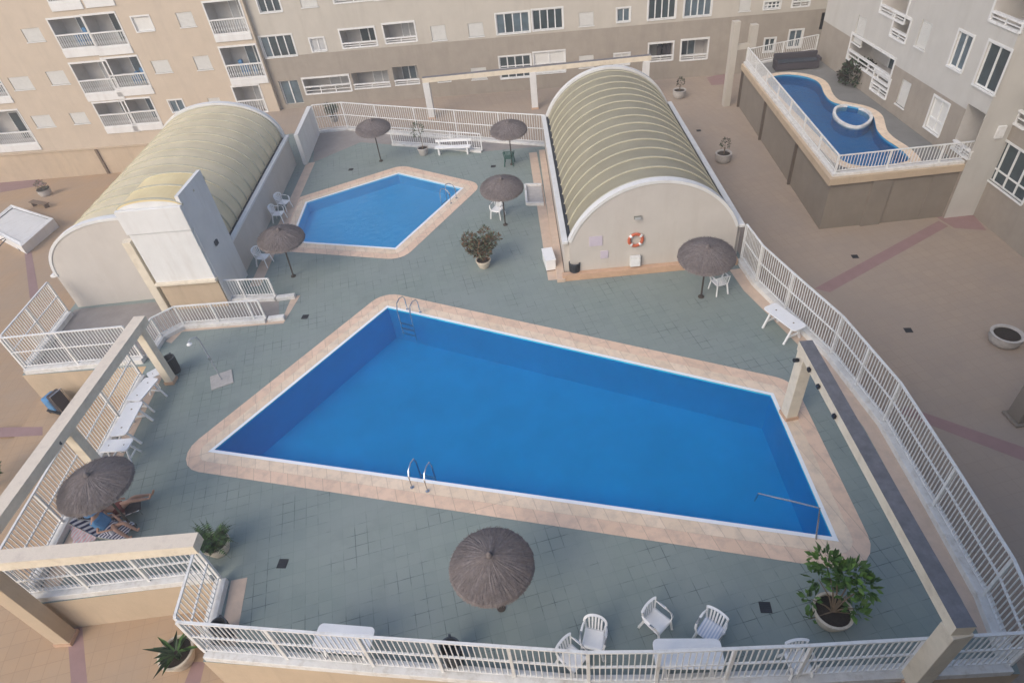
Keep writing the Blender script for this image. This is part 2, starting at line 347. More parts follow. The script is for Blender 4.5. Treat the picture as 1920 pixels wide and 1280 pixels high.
def pool(poly, basin, depth, water_z, nm):
    e = offset(poly, .11)
    mb = MB(); mb.prism(poly, -depth, 0, top=False, bottom=False)
    mb.f = [f[::-1] for f in mb.f]
    k = MB(); k.prism(poly, -depth-.001, -depth, bottom=False, sides=False)
    mb.add(k.v, k.f)
    struct(mb.build('pool_basin', basin))
    # white edge tile with rounded lip
    a = holed('pool_edge', e, [poly[::-1]], .012, 'edge'); struct(a)
    w = MB(); w.prism(poly, water_z-.001, water_z, bottom=False, sides=False)
    struct(w.build('water', 'water'))
    o1 = offset(poly, .46, 1); o2 = offset(poly, .86, 1)
    ring('pool_coping', e, o1, .010, 'coping'); ring('pool_surround', o1, o2, .006, 'copingo')
pool(BIG, 'basin', 1.55, -.045, 'big'); pool(SML, 'basin2', .55, -.045, 'small')
# border strips along the deck rim
def strip(pts, w, side, z, m, name='deck_border'):
    n = len(pts); off = []
    for i in range(n):
        a = Vector(pts[max(i-1, 0)]); b_ = Vector(pts[min(i+1, n-1)]); d = (b_-a).normalized(); nn = Vector((-d.y, d.x))*side
        off.append((pts[i][0]+nn.x*w, pts[i][1]+nn.y*w))
    mb = MB()
    for i in range(n-1):
        q = [pts[i], pts[i+1], off[i+1], off[i]]
        if area(q) < 0: q = q[::-1]
        mb.add([(x, y, z) for x, y in q], [(0, 1, 2, 3)])
    return struct(mb.build(name, m))
strip([(9.6, 5.1), (9.72, 5.9), (9.85, 8), (10.1, 11), (9.97, 13.8), (9.5, 16.2), (9.15, 17.9), (9.1, 19.2)], .42, 1, .007, 'border')
strip([(-8.0, 8.72), (-7.87, 6.9)], .42, 1, .007, 'border')
strip([at2(310, 640), at2(345, 612), at2(530, 597), at2(548, 555)], .34, -1, .007, 'border')
strip([(-13.2, 9.0), (-13.2, 17.6)], .5, -1, .007, 'border')
strip([(2.62, 31.8), (2.15, 20.0)], .42, -1, .007, 'border')
strip([(-10.75, 22.3), (-10.3, 34.2)], .5, -1, .007, 'border')
# grey landing in front of the left vault, ramp and corridor behind the inner railing
struct(MB().prism([(-18.2, 18.5), (-13.7, 18.3), (-13.4, 19.5), (-12.75, 20.25), (-9.0, 19.95), (-9.25, 21.15), (-12.2, 21.9), (-18.2, 22.3)], .001, .005, bottom=False).build('landing_floor', 'grey'))
struct(MB().prism([(-9.9, 34.2), (-7.4, 36.2), (-.3, 32.75), (3.2, 32.4), (-1.6, 34.7), (-6.3, 37.2), (-8.4, 38.4), (-10.5, 38.5)], .001, .005, bottom=False).build('corridor_floor', 'grey'))
# ------------------------------------------------------------------ fences
def fence(pts, zb, top, label, kerb=.2, kw=.3, bay=1.9, sp=.115, mid=True, group=None, endpost=True, name='railing_fence', bw=.022, rail=.05):
    root = empty(name, (pts[0][0], pts[0][1], zb)); P0 = Vector((pts[0][0], pts[0][1], zb)); tag(root, label, 'fence', group)
    if kerb:
        k = MB(); n = len(pts); L_, R_ = [], []
        for i in range(n):
            p = Vector(pts[i]); ds = []
            if i > 0: ds.append((p-Vector(pts[i-1])).normalized())
            if i < n-1: ds.append((Vector(pts[i+1])-p).normalized())
            nn = sum([Vector((-d.y, d.x)) for d in ds], Vector((0, 0))).normalized()*(kw/2)
            L_.append(p+nn); R_.append(p-nn)
        for i in range(n-1):
            q = [R_[i], R_[i+1], L_[i+1], L_[i]]
            k.add([(v.x-P0.x, v.y-P0.y, 0) for v in q]+[(v.x-P0.x, v.y-P0.y, kerb) for v in q], [(4, 5, 6, 7), (0, 1, 5, 4), (2, 3, 7, 6), (1, 2, 6, 5), (3, 0, 4, 7)])
        k.build('kerb', 'kerbwhite', root, bevel=.012)
    rails = MB(); zt = top-zb
    for i in range(len(pts)-1):
        a = Vector((pts[i][0]-P0.x, pts[i][1]-P0.y, 0)); b_ = Vector((pts[i+1][0]-P0.x, pts[i+1][1]-P0.y, 0)); l = (b_-a).length
        if l < .3: nb = 1
        nb = max(1, round(l/bay)); d = (b_-a)/l; up = Vector((0, 0, 1))
        rails.bar(a+up*(zt-.02), b_+up*(zt-.02), rail*1.25, rail*.8)
        rails.bar(a+up*(kerb+.1), b_+up*(kerb+.1), rail*.8, rail*.6)
        if mid: rails.bar(a+up*((zt+kerb)/2+.03), b_+up*((zt+kerb)/2+.03), rail*.9, rail*.7)
        for j in range(nb+1):
            if j == nb and i < len(pts)-2: continue
            if not endpost and (i == len(pts)-2 and j == nb): continue
            p = a+d*l*j/nb
            MB().bar(p+up*(kerb-.01), p+up*(zt-.03), .07).build('post', 'white', root)
        for j in range(nb):
            bm_ = MB(); k0 = a+d*l*j/nb; k1 = a+d*l*(j+1)/nb; ll = (k1-k0).length; nn = max(2, int(ll/sp))
            for q in range(1, nn):
                p = k0+(k1-k0)*q/nn
                bm_.frame(p+up*((zt+kerb)/2+.04), d, Vector((-d.y, d.x, 0)), up, bw/2, bw/2, (zt-kerb-.1)/2)
            bm_.build('balusters', 'white', root)
    rails.build('rails', 'white', root)
    return root
fence([(-8.05, 6.87), (-4.0, 6.05), (.7, 5.14), (2.1, 4.98), (5.0, 4.74), (9.3, 4.46)], 0, 1.72, 'white two-tier railing fence along the near edge of the pool deck')
fence([(9.37, 4.6), (9.72, 5.9), (9.97, 8.2), (10.22, 11), (10.08, 13.9), (9.6, 16.3), (9.27, 18.1), (9.25, 19.6)], 0, 1.72, 'long white two-tier railing fence curving up the right side of the pool deck')
fence([(-8.14, 7.0), (-8.2, 8.7)], 0, 1.72, 'short white railing fence closing the notch beside the bushy potted palm', bay=2)
fence([(-8.5, 8.88), (-13.3, 8.95)], 0, 1.45, 'white railing fence under the near left pergola beam', bay=1.6)
fence([(-13.4, 9.1), (-13.4, 17.2)], 0, 1.62, 'white railing fence behind the row of white plastic tables on the left')
fence([(-13.7, 18.2), (-16.2, 18.35), (-18.25, 18.45)], 0, 1.72, 'white railing fence in front of the grey landing left of the pergola')
fence([(-18.28, 18.6), (-18.2, 21.9)], 0, 1.72, 'white railing fence running back to the left edge of the arched gable wall', bay=1.7)
fence([(-13.55, 18.35), (-13.45, 19.45), (-12.75, 20.02), (-9.9, 19.78), (-9.45, 19.74)], 0, 1.05, 'low white railing along the near side of the ramp', mid=False, kerb=.16)
fence([(-11.9, 21.55), (-9.35, 21.15)], 0, 1.05, 'low white railing along the far side of the ramp below the white stair house', mid=False, kerb=.16, bay=1.2)
MBk = MB().box(-9.35, 19.62, 0, -8.72, 19.84, .16); tag(MBk.build('kerb_wall', 'kerbwhite', bevel=.01), 'white kerb stub at the foot of the ramp, near side', 'kerb')
tag(MB().box(-9.3, 20.98, 0, -8.55, 21.2, .16).build('kerb_wall', 'kerbwhite', bevel=.01), 'white kerb stub at the foot of the ramp, far side', 'kerb')
fence([(3.2, 32.5), (-1.6, 34.85), (-6.3, 37.3), (-8.4, 38.45), (-10.2, 38.6)], 0, 1.7, 'white railing fence across the far end of the deck, below the rear apartment block', kerb=.12, bay=2.2, sp=.14)
fence([(-.3, 32.7), (-3.6, 34.4), (-5.4, 35.25)], 0, 1.05, 'low white railing behind the white bench at the far end', mid=False, kerb=.12, sp=.14)

# ------------------------------------------------------------------ vaults
def vault(A, B, W, zs, rise, ribs, roofm, label, gl, base=0, name='vaulted_hall', flip=1, seg=False):
    """A,B: near/far end of the axis (2D centre); W width"""
    A = Vector(A); B = Vector(B); d = (B-A); L_ = d.length; d /= L_; root = empty(name, (A.x, A.y, base), math.atan2(d.y, d.x)-PI/2)
    tag(root, label, 'building'); hw = W/2; n = 40
    def arc(r_=0, k=0):
        pts = []
        if seg:
            rad = (hw*hw+rise*rise)/(2*rise); a0 = math.asin(hw/rad)
            return [((rad+r_)*math.sin(-a0+2*a0*i/n), zs-base+rise-rad+(rad+r_)*math.cos(-a0+2*a0*i/n)) for i in range(n+1)]
        for i in range(n+1):
            t = PI*i/n; pts.append((-(hw+r_)*math.cos(t)*1.0, zs-base+(rise+r_)*math.sin(t)**.92))
        return pts
    a = arc()
    # roof sheet with thickness
    mb = MB(); a2 = arc(-.05)
    for arr, fl in ((a, 0), (a2, 1)):
        vs = [(x, y, z) for y in (.12, L_-.12) for x, z in arr]; fs = [[i, i+1, n+1+i+1, n+1+i] for i in range(n)]
        if not fl: fs = [f[::-1] for f in fs]
        mb.add(vs, fs)
    mb.build('roof', roofm, root, smooth=True)
    for k in range(ribs):
        y = .35+(L_-.7)*k/(ribs-1); r_ = MB(); o = arc(.045)
        vs = [(x, y+s_*.024, z) for s_ in (-1, 1) for x, z in o]+[(x, y+s_*.024, z) for s_ in (-1, 1) for x, z in a2]
        m_ = n+1
        fs = [[i, m_+i, m_+i+1, i+1] for i in range(n)]+[[i+1, 2*m_+i+1, 2*m_+i, i] for i in range(n)]+[[m_+i, 3*m_+i, 3*m_+i+1, m_+i+1] for i in range(n)]
        r_.add(vs, fs); r_.build('rib', 'rib', root, smooth=True)
    for y0, y1, nm in ((-.12, .12, 'gable_wall'), (L_-.12, L_+.12, 'gable_wall')):
        g_ = MB(); o = arc(.10); poly = [(-hw-.1, 0)]+[(x, z) for x, z in o]+[(hw+.1, 0)]
        m_ = len(poly); vs = [(x, y0, z) for x, z in poly]+[(x, y1, z) for x, z in poly]
        c0 = len(vs); fs = [list(range(m_)), list(range(m_, 2*m_))[::-1]]+[[i+1, i, m_+i, m_+i+1] for i in range(m_-1)]
        g_.add(vs, fs); g_.build(nm, gl, root)
        # raised white edge trim of the arch
        t_ = MB(); o2 = arc(.13); o3 = arc(.02); yy0, yy1 = y0-.03, y1+.03
        for i in range(n):
            q = [(o3[i], o2[i], o2[i+1], o3[i+1])][0]
            v8 = [(q[0][0], yy0, q[0][1]), (q[1][0], yy0, q[1][1]), (q[2][0], yy0, q[2][1]), (q[3][0], yy0, q[3][1]), (q[0][0], yy1, q[0][1]), (q[1][0], yy1, q[1][1]), (q[2][0], yy1, q[2][1]), (q[3][0], yy1, q[3][1])]
            t_.add(v8, [(0, 1, 2, 3), (7, 6, 5, 4), (1, 5, 6, 2), (0, 3, 7, 4)])
        t_.build('arch_trim', 'whiterender', root)
    for s_ in (-1, 1):
        w = MB(); x0_, x1 = s_*(hw+.02), s_*(hw+.30); w.box(min(x0_, x1), .12, 0, max(x0_, x1), L_-.12, zs-base-.05)
        w.build('side_wall', gl, root)
        w = MB(); x0_, x1 = s_*(hw+.14), s_*(hw+.36); w.box(min(x0_, x1), -.12, zs-base-.047, max(x0_, x1), L_+.12, zs-base+.06); w.build('coping', 'whiterender', root, bevel=.01)
        w = MB(); x0_, x1 = s_*(hw-.02), s_*(hw+.137); w.box(min(x0_, x1), .12, zs-base-.045, max(x0_, x1), L_-.12, zs-base+.02); w.build('gutter', 'gutter', root)
    return root
# right vault : corners at springing height
vR = vault((5.80, 19.98), (6.50, 32.3), 6.15, 1.6, 2.1, 15, 'roofR', 'barrel vaulted hall with olive ribbed roof and a life ring on its gable', 'vaultwall', seg=True)
# terracotta plinth along the near gable and left side
pl = MB(); pl.box(-3.5, -.36, 0, 3.3, -.12, .28); pl.build('plinth', 'terra', vR, bevel=.01)
pl = MB(); pl.box(-3.72, -.4, 0, -3.40, 11.5, .16); pl.build('plinth', 'border', vR, bevel=.01)
vL = vault((-14.75, 22.45), (-14.4, 34.4), 6.5, 1.6, 2.15, 14, 'roofL', 'barrel vaulted hall with yellowed ribbed roof behind the white stair house', 'vaultwall')
# life ring, lamp, notices, white box on the right gable
def gable_pt(px, py, d=.14):
    # point on the near gable plane of the right vault
    A = Vector((5.80, 19.98)); B = Vector((6.50, 32.3)); ax = (B-A).normalized(); q = A-ax*d
    r_ = ray(px, py); t = (Vector((q.x, q.y)).dot(ax)-0)/(r_.x*ax.x+r_.y*ax.y); return CO+r_*t
p = gable_pt(1192, 450, .2); th = math.atan2(12.32, .70)-PI/2
def torus(name, R0, r0, m1, parent=None, n=40, k=10, seg=None):
    mb = MB(); vs = []; fs = []
    for i in range(n):
        a = 2*PI*i/n
        for j in range(k):
            b_ = 2*PI*j/k; vs.append(((R0+r0*math.cos(b_))*math.cos(a), r0*math.sin(b_)*.8, (R0+r0*math.cos(b_))*math.sin(a)))
    for i in range(n):
        if seg and not seg(i/n): continue
        for j in range(k): fs.append([i*k+j, i*k+(j+1) % k, ((i+1) % n)*k+(j+1) % k, ((i+1) % n)*k+j])
    mb.add(vs, fs); return mb.build(name, m1, parent, smooth=True)
lr = empty('life_ring', p, th); tag(lr, 'orange and white life ring hung on the gable wall of the right vault', 'life ring')
torus('ring', .25, .062, 'ring', lr)
for k in range(4):
    a = PI/4+k*PI/2; mb = MB(); pts = [((.25)*math.cos(a+q*.1), 0, .25*math.sin(a+q*.1)) for q in (-1.6, -.8, 0, .8, 1.6)]
    mb.tube(pts, .068, 10); mb.build('band', 'plastic', lr, smooth=True)
p = gable_pt(1195, 407, .12); wl = empty('wall_lamp', p, th); tag(wl, 'small grey wall lamp above the life ring', 'lamp')
MB().box(-.13, -.1, -.05, .13, 0, .06).build('housing', 'flag', wl, bevel=.015); MB().box(-.11, -.13, -.045, .11, -.1, .035).build('lens', 'curtain', wl)
p = gable_pt(1130, 470, .125)
def board(p, w, h, m, name, label, cat, rows):
    e = empty(name, p, th); tag(e, label, cat)
    MB().box(-w/2, -.02, -h/2, w/2, .005, h/2).build('panel', m, e, bevel=.004)
    return e
board(gable_pt(1117, 452, .125), .50, .42, 'notice', 'notice_board', 'faded lilac notice panel on the gable wall, upper left of the life ring', 'notice', 5)
board(gable_pt(1133, 477, .125), .30, .34, 'notice', 'notice_board', 'smaller faded notice panel on the gable wall, lower left of the life ring', 'notice', 5)
p = gable_pt(1190, 487, .15); wb = empty('wall_cabinet', p, th); tag(wb, 'small white cabinet at the foot of the gable wall under the life ring', 'cabinet')
MB().box(-.2, -.16, -.22, .2, 0, .22).build('body', 'white', wb, bevel=.01); MB().box(-.17, -.175, -.19, .17, -.161, .12).build('door', 'plastic', wb, bevel=.005)
# stair house in front of the left vault
sh = empty('stair_house', (-13.72, 21.3, 0), R(-5)); tag(sh, 'white rendered stair house with curved cream roof in front of the left vault', 'building')
w_, dpt, zt_ = 2.5, 2.2, 4.5
MB().box(0, .1, 0, .14, dpt, zt_).build('side_wall', 'whiterender', sh)
MB().box(w_-.14, .1, 0, w_, dpt, zt_+.42).build('side_wall', 'whiterender', sh)
MB().box(.05, -.03, 1.42, w_-.05, .1, 3.62).build('front_wall', 'whiterender', sh)
MB().box(0, -.08, 3.623, w_, .098, zt_+.1).build('parapet', 'whiterender', sh, bevel=.02)
MB().box(.05, .02, 0, w_-.05, .1, 1.30).build('lower_wall', 'retain', sh)
MB().box(0, -.16, 1.30, w_, .1, 1.42).build('ledge', 'beam', sh, bevel=.015)
MB().box(.14, dpt-.1, 3.0, w_-.14, dpt, zt_).build('rear_wall', 'whiterender', sh)
mb = MB(); n_ = 16; prof = [(w_*(.5-.5*math.cos(PI*q/n_)), zt_+.02+.36*math.sin(PI*q/n_)) for q in range(n_+1)]
for ya, yb in ((.1, dpt+.05),):
    for i in range(n_):
        (xa, za), (xb, zb) = prof[i], prof[i+1]; mb.add([(xa, ya, za), (xb, ya, zb), (xb, yb, zb), (xa, yb, za), (xa, ya, za-.06), (xb, ya, zb-.06), (xb, yb, zb-.06), (xa, yb, za-.06)], [(0, 1, 2, 3), (4, 7, 6, 5), (0, 4, 5, 1), (3, 2, 6, 7)])
mb.build('roof', 'roofY', sh, smooth=True)
for ya in (.1, dpt*.52, dpt-.02):
    mb = MB()
    for i in range(n_):
        (xa, za), (xb, zb) = prof[i], prof[i+1]; mb.bar((xa, ya+.04, za+.02), (xb, ya+.04, zb+.02), .08, .05)
    mb.build('roof_rib', 'rib', sh)
for yy_ in (dpt, .102): MB().add([(x, yy_, z) for x, z in prof], [list(range(n_+1)) if yy_ > 1 else list(range(n_+1))[::-1]]).build('roof_gable', 'whiterender', sh)
MB().box(w_, .9, 2.3, w_+.07, 1.12, 2.5).build('wall_lamp', 'bin', sh, bevel=.01)
pe_ = MB().box(-14.12, 21.28, 0, -13.80, 21.6, 3.3); tag(pe_.build('pier', 'beam', bevel=.01), 'tall cream pier between the arched gable and the white stair house', 'pier')
mb = MB(); mb.prism([(-10.42, 34.0), (-10.2, 34.0), (-10.15, 38.3), (-10.4, 38.3)], 0, 1.75); tag(mb.build('side_wall', 'whiterender'), 'white solid wall at the far left corner of the deck behind the vault', 'wall')
# ------------------------------------------------------------------ pergola beams and columns
def prism_beam(root, a, b_, w, z0, z1, name='beam', topm='beamtop'):
    a = Vector(a); b_ = Vector(b_); d = (b_-a).normalized(); nn = Vector((-d.y, d.x))*w/2
    q = [a-nn, b_-nn, b_+nn, a+nn]; mb = MB(); org = root.location
    mb.add([(v.x-org.x, v.y-org.y, z0-org.z) for v in q]+[(v.x-org.x, v.y-org.y, z1-org.z) for v in q], [(0, 1, 5, 4), (2, 3, 7, 6), (1, 2, 6, 5), (3, 0, 4, 7), (3, 2, 1, 0)], 0)
    mb.add([(v.x-org.x, v.y-org.y, z1-org.z) for v in q], [(0, 1, 2, 3)], 1)
    return mb.build(name, ['beam', topm], root)
def column(root, x, y, sx, sy, z0, z1, rot=0, m='beam'):
    mb = MB(); org = root.location; c, s_ = math.cos(rot), math.sin(rot)
    mb.frame((x-org.x, y-org.y, (z0+z1)/2-org.z), Vector((c, s_, 0)), Vector((-s_, c, 0)), Vector((0, 0, 1)), sx/2, sy/2, (z1-z0)/2)
    mb.build('column', m, root, bevel=.012)
    mb = MB(); mb.frame((x-org.x, y-org.y, z0+.06-org.z), Vector((c, s_, 0)), Vector((-s_, c, 0)), Vector((0, 0, 1)), sx/2+.03, sy/2+.03, .06)
    mb.build('column_foot', 'terra', root)
pr = empty('pergola', (7.8, 11.7, 0)); tag(pr, 'cream concrete pergola beam on two columns along the right side of the large pool', 'pergola')
prism_beam(pr, (7.83, 11.95), (7.29, 4.30), .35, 2.5, 2.8)
column(pr, 7.83, 11.75, .34, .34, 0, 2.5, R(4)); column(pr, 7.32, 4.42, .40, .34, 0, 2.5, R(4))
for t in (.12, .2, .33):
    p = Vector((7.83, 11.95)).lerp(Vector((7.29, 4.30)), t); MB().frame((p.x-7.8-.225, p.y-11.7, 2.64), Vector((1, 0, 0)), Vector((0, 1, 0)), Vector((0, 0, 1)), .03, .05, .05).build('lamp', 'black', pr)
MB().tube([(-.2, .0, 2.35), (-.32, -.02, 2.38)], .06, 10).build('spotlight', 'black', pr)
p2 = empty('pergola', (-12.2, 17, 0)); tag(p2, 'cream concrete pergola of two beams round the near left corner of the deck', 'pergola')
prism_beam(p2, (-12.13, 17.1), (-12.95, 8.62), .40, 2.5, 2.8, topm='beamtopl'); prism_beam(p2, (-13.05, 8.42), (-7.55, 8.16), .36, 2.5, 2.797, topm='beamtopl')
column(p2, -12.25, 16.85, .28, .3, 0, 2.5, R(-5)); column(p2, -12.62, 12.5, .28, .3, 0, 2.5, R(-5)); column(p2, -12.95, 8.45, .42, .36, ZP, 2.497, R(-3), 'retain')
for y in (15.0, 14.2, 11.9): MB().tube([(-12.05-(16.9-y)*.09+12.2, y-17, 2.6), (-11.98-(16.9-y)*.09+12.2, y-17, 2.6)], .06, 10).build('lamp', 'bin', p2)
p3 = empty('pergola', at(1008, 208, ZP)); tag(p3, 'whitewashed concrete pergola frame standing in front of the rear apartment block', 'pergola')
a_ = at(797, 145, 1.3); b_ = at(1212, 104, 1.3); m_ = a_.lerp(b_, .49)
prism_beam(p3, (a_.x-.2, a_.y), (b_.x+.3, b_.y), .35, 1.0, 1.3)
for q in (a_, m_, b_): column(p3, q.x, q.y, .42, .42, ZP, 1.0, R(-6), 'whiterender')
# brown pergola column at the far right edge
p = at(1912, 785, ZP); rc = empty('column', p); tag(rc, 'brown square concrete column at the right edge of the lower plaza', 'column'); 
MB().box(-.28, -.25, .1, .28, .25, 2.2).build('shaft', 'podium', rc, bevel=.02); MB().box(-.36, -.33, 0, .36, .33, .1).build('base', 'podium', rc, bevel=.02)
# ------------------------------------------------------------------ buildings
class Facade:
    def __init__(s, A, B, out):
        s.A = Vector((A[0], A[1])); s.d = (Vector((B[0], B[1]))-s.A).normalized(); s.n = Vector((-s.d.y, s.d.x))
        if s.n.dot(Vector(out)) < 0: s.n = -s.n
    def P(s, u, z, d=0): q = s.A+s.d*u+s.n*d; return Vector((q.x, q.y, z))
    def uv(s, px, py, dd=0):
        r_ = ray(px, py); nn = s.n; o = s.A+nn*dd; t = (o.dot(nn))/(r_.x*nn.x+r_.y*nn.y); Q = CO+r_*t
        return ((Vector((Q.x, Q.y))-s.A).dot(s.d), Q.z)
    def box(s, mb, u0, z0, u1, z1, d0, d1, mi=0):
        D = Vector((s.d.x, s.d.y, 0)); Nn = Vector((s.n.x, s.n.y, 0))
        return mb.frame(s.P((u0+u1)/2, (z0+z1)/2, (d0+d1)/2), D, Nn, Vector((0, 0, 1)), abs(u1-u0)/2, abs(d1-d0)/2, abs(z1-z0)/2, mi)
def quad(mb, a, b_, c, d, nrm, mi=0):
    n = (b_-a).cross(c-a)
    mb.add([a, b_, c, d] if n.dot(nrm) > 0 else [d, c, b_, a], [(0, 1, 2, 3)], mi)
def building(name, label, F, u0, u1, z0, z1, zsplit, specs, depth=9, lowm='creamlow', upm='cream'):
    root = empty(name, (0, 0, 0)); tag(root, label, 'building')
    holes = []
    for sp_ in specs:
        k, px0, py0, px1, py1 = sp_[:5]; opt = sp_[5] if len(sp_) > 5 else {}
        a, za = F.uv(px0, py0); b_, zb = F.uv(px1, py1)      # bottom-left and top-right pixels
        if opt.get('min'): pass
        lo, hi = min(a, b_), max(a, b_); zl, zh = min(za, zb), max(za, zb)
        lo = max(lo, u0+.02); hi = min(hi, u1-.02); 
        if hi-lo > .15 and zh-zl > .15: holes.append((lo, zl, hi, zh, k, opt))
    us = sorted(set([u0, u1]+[h[i] for h in holes for i in (0, 2)])); zs = sorted(set([z0, z1]+([zsplit] if z0 < zsplit < z1 else [])+[h[i] for h in holes for i in (1, 3)]))
    N3 = Vector((F.n.x, F.n.y, 0))
    wall, low = MB(), MB()
    for i in range(len(us)-1):
        for j in range(len(zs)-1):
            uc, zc = (us[i]+us[i+1])/2, (zs[j]+zs[j+1])/2
            if us[i+1]-us[i] < 1e-5 or zs[j+1]-zs[j] < 1e-5: continue
            if any(h[0] < uc < h[2] and h[1] < zc < h[3] for h in holes): continue
            lowp = zc < zsplit; mb = low if lowp else wall; dd = .0
            quad(mb, F.P(us[i], zs[j], dd), F.P(us[i+1], zs[j], dd), F.P(us[i+1], zs[j+1], dd), F.P(us[i], zs[j+1], dd), N3)
    body = MB()
    quad(body, F.P(u0, z0, 0), F.P(u0, z1, 0), F.P(u0, z1, -depth), F.P(u0, z0, -depth), -Vector((F.d.x, F.d.y, 0)))
    quad(body, F.P(u1, z0, 0), F.P(u1, z1, 0), F.P(u1, z1, -depth), F.P(u1, z0, -depth), Vector((F.d.x, F.d.y, 0)))
    quad(body, F.P(u0, z0, -depth), F.P(u1, z0, -depth), F.P(u1, z1, -depth), F.P(u0, z1, -depth), -N3)
    quad(body, F.P(u0, z1, 0), F.P(u1, z1, 0), F.P(u1, z1, -depth), F.P(u0, z1, -depth), Vector((0, 0, 1)))
    body.build('body', upm, root)
    wall.build('wall', upm, root)
    if low.f: low.build('lower_wall', lowm, root)
    if zsplit > z0 and low.f:
        F_ = MB()
    for (a, zl, b_, zh, k, opt) in holes:
        dp = {'win': .14, 'shutter': .07, 'grille': .1, 'vent': .1}.get(k, opt.get('depth', 1.25))
        nm = {'win': 'window', 'shutter': 'shuttered_window', 'grille': 'grille_window', 'vent': 'vent', 'balc': 'balcony', 'rail': 'balcony', 'dark': 'opening', 'door': 'door'}[k]
        rv = MB(); rm = 'room' if k in ('balc', 'rail') else upm
        U = Vector((0, 0, 1)); D3 = Vector((F.d.x, F.d.y, 0))
        quad(rv, F.P(a, zl), F.P(a, zh), F.P(a, zh, -dp), F.P(a, zl, -dp), D3); quad(rv, F.P(b_, zl), F.P(b_, zh), F.P(b_, zh, -dp), F.P(b_, zl, -dp), -D3)
        quad(rv, F.P(a, zl), F.P(b_, zl), F.P(b_, zl, -dp), F.P(a, zl, -dp), U); quad(rv, F.P(a, zh), F.P(b_, zh), F.P(b_, zh, -dp), F.P(a, zh, -dp), -U)
        if k in ('balc', 'rail', 'dark'):
            quad(rv, F.P(a, zl, -dp), F.P(b_, zl, -dp), F.P(b_, zh, -dp), F.P(a, zh, -dp), N3)
        o = rv.build(nm, 'dark' if k == 'dark' else rm, root)
        w = b_-a; h = zh-zl; gm_ = opt.get('glass', random.choice(['glass', 'glass', 'glassb']))
        if k in ('win', 'grille'):
            n = opt.get('n', 2); fr = MB(); t = .05
            F.box(fr, a, zl, b_, zl+t, -.11, -.05); F.box(fr, a, zh-t, b_, zh, -.11, -.05); F.box(fr, a, zl+t, a+t, zh-t, -.11, -.05); F.box(fr, b_-t, zl+t, b_, zh-t, -.11, -.05)
            for q in range(1, n):
                x = a+w*q/n; F.box(fr, x-.035, zl+t, x+.035, zh-t, -.108, -.045)
            if k == 'grille' or opt.get('rows'):
                for z_ in opt.get('rows', (.33, .66)): F.box(fr, a+t, zl+h*z_-.03, b_-t, zl+h*z_+.03, -.107, -.05)
            fr.build('frame', 'white', o)
            for q in range(n):
                g_ = MB(); F.box(g_, a+w*q/n+.03, zl+.03, a+w*(q+1)/n-.03, zh-.03, -.1, -.09)
                pm = gm_ if random.random() < .7 else random.choice(['glass', 'glassb', 'curtain'])
                g_.build('pane', opt.get('pm', pm), o)
            sl = MB(); F.box(sl, a-.06, zl-.06, b_+.06, zl, -.05, .06); sl.build('sill', 'white', o)
            if opt.get('trim', 1):
                tr = MB(); F.box(tr, a-.09, zh, b_+.09, zh+.09, .002, .025); F.box(tr, a-.09, zl, a, zh, .002, .025); F.box(tr, b_, zl, b_+.09, zh, .002, .025); tr.build('surround', 'whiterender', o)
        elif k == 'shutter':
            s_ = MB(); m_ = max(3, int(h/.07))
            for q in range(m_): F.box(s_, a+.03, zl+.01+h*q/m_, b_-.03, zl+h*(q+1)/m_-.012, -.06, -.035)
            s_.build('slats', 'shutter', o)
            g_ = MB(); F.box(g_, a, zl, b_, zh, -.068, -.062); g_.build('backing', 'shutter', o)
            sl = MB(); F.box(sl, a-.05, zl-.06, b_+.05, zl, -.05, .05); sl.build('sill', 'whiterender', o)
        elif k == 'door':
            fr = MB(); t = .07
            F.box(fr, a, zh-t, b_, zh, -.22, -.14); F.box(fr, a, zl, a+t, zh-t, -.22, -.14); F.box(fr, b_-t, zl, b_, zh-t, -.22, -.14); F.box(fr, (a+b_)/2-.04, zl, (a+b_)/2+.04, zh-t, -.215, -.135); fr.build('frame', 'white', o)
            g_ = MB(); F.box(g_, a+t, zl, b_-t, zh-t, -.2, -.19); g_.build('glass_door', 'glassb', o)
        elif k == 'vent':
            s_ = MB(); F.box(s_, a, zl, b_, zl+.05, -.05, .03); F.box(s_, a, zh-.05, b_, zh, -.05, .03); F.box(s_, a, zl+.05, a+.05, zh-.05, -.05, .03); F.box(s_, b_-.05, zl+.05, b_, zh-.05, -.05, .03); s_.build('frame', 'whiterender', o)
            g_ = MB(); F.box(g_, a+.05, zl+.05, b_-.05, zh-.05, -.095, -.085); g_.build('louvre', 'greymetal', o)
        elif k in ('balc', 'rail'):
            # door at the back, balustrade at the front
            dw = min(1.7, w*.6); da = a+w*opt.get('door', .45); db = min(da+dw, b_-.1); dh = zl+min(h-.12, 2.1)
            fr = MB(); F.box(fr, da, zl+.05, da+.06, dh, -dp+.02, -dp+.08); F.box(fr, db-.06, zl+.05, db, dh, -dp+.02, -dp+.08); F.box(fr, da, dh, db, dh+.06, -dp+.02, -dp+.08); F.box(fr, (da+db)/2-.04, zl+.05, (da+db)/2+.04, dh, -dp+.02, -dp+.085)
            fr.build('door_frame', 'white', o)
            g_ = MB(); F.box(g_, da+.06, zl+.05, db-.06, dh, -dp+.03, -dp+.04); g_.build('glass_door', opt.get('dm', random.choice(['glass', 'glassb', 'curtain'])), o)
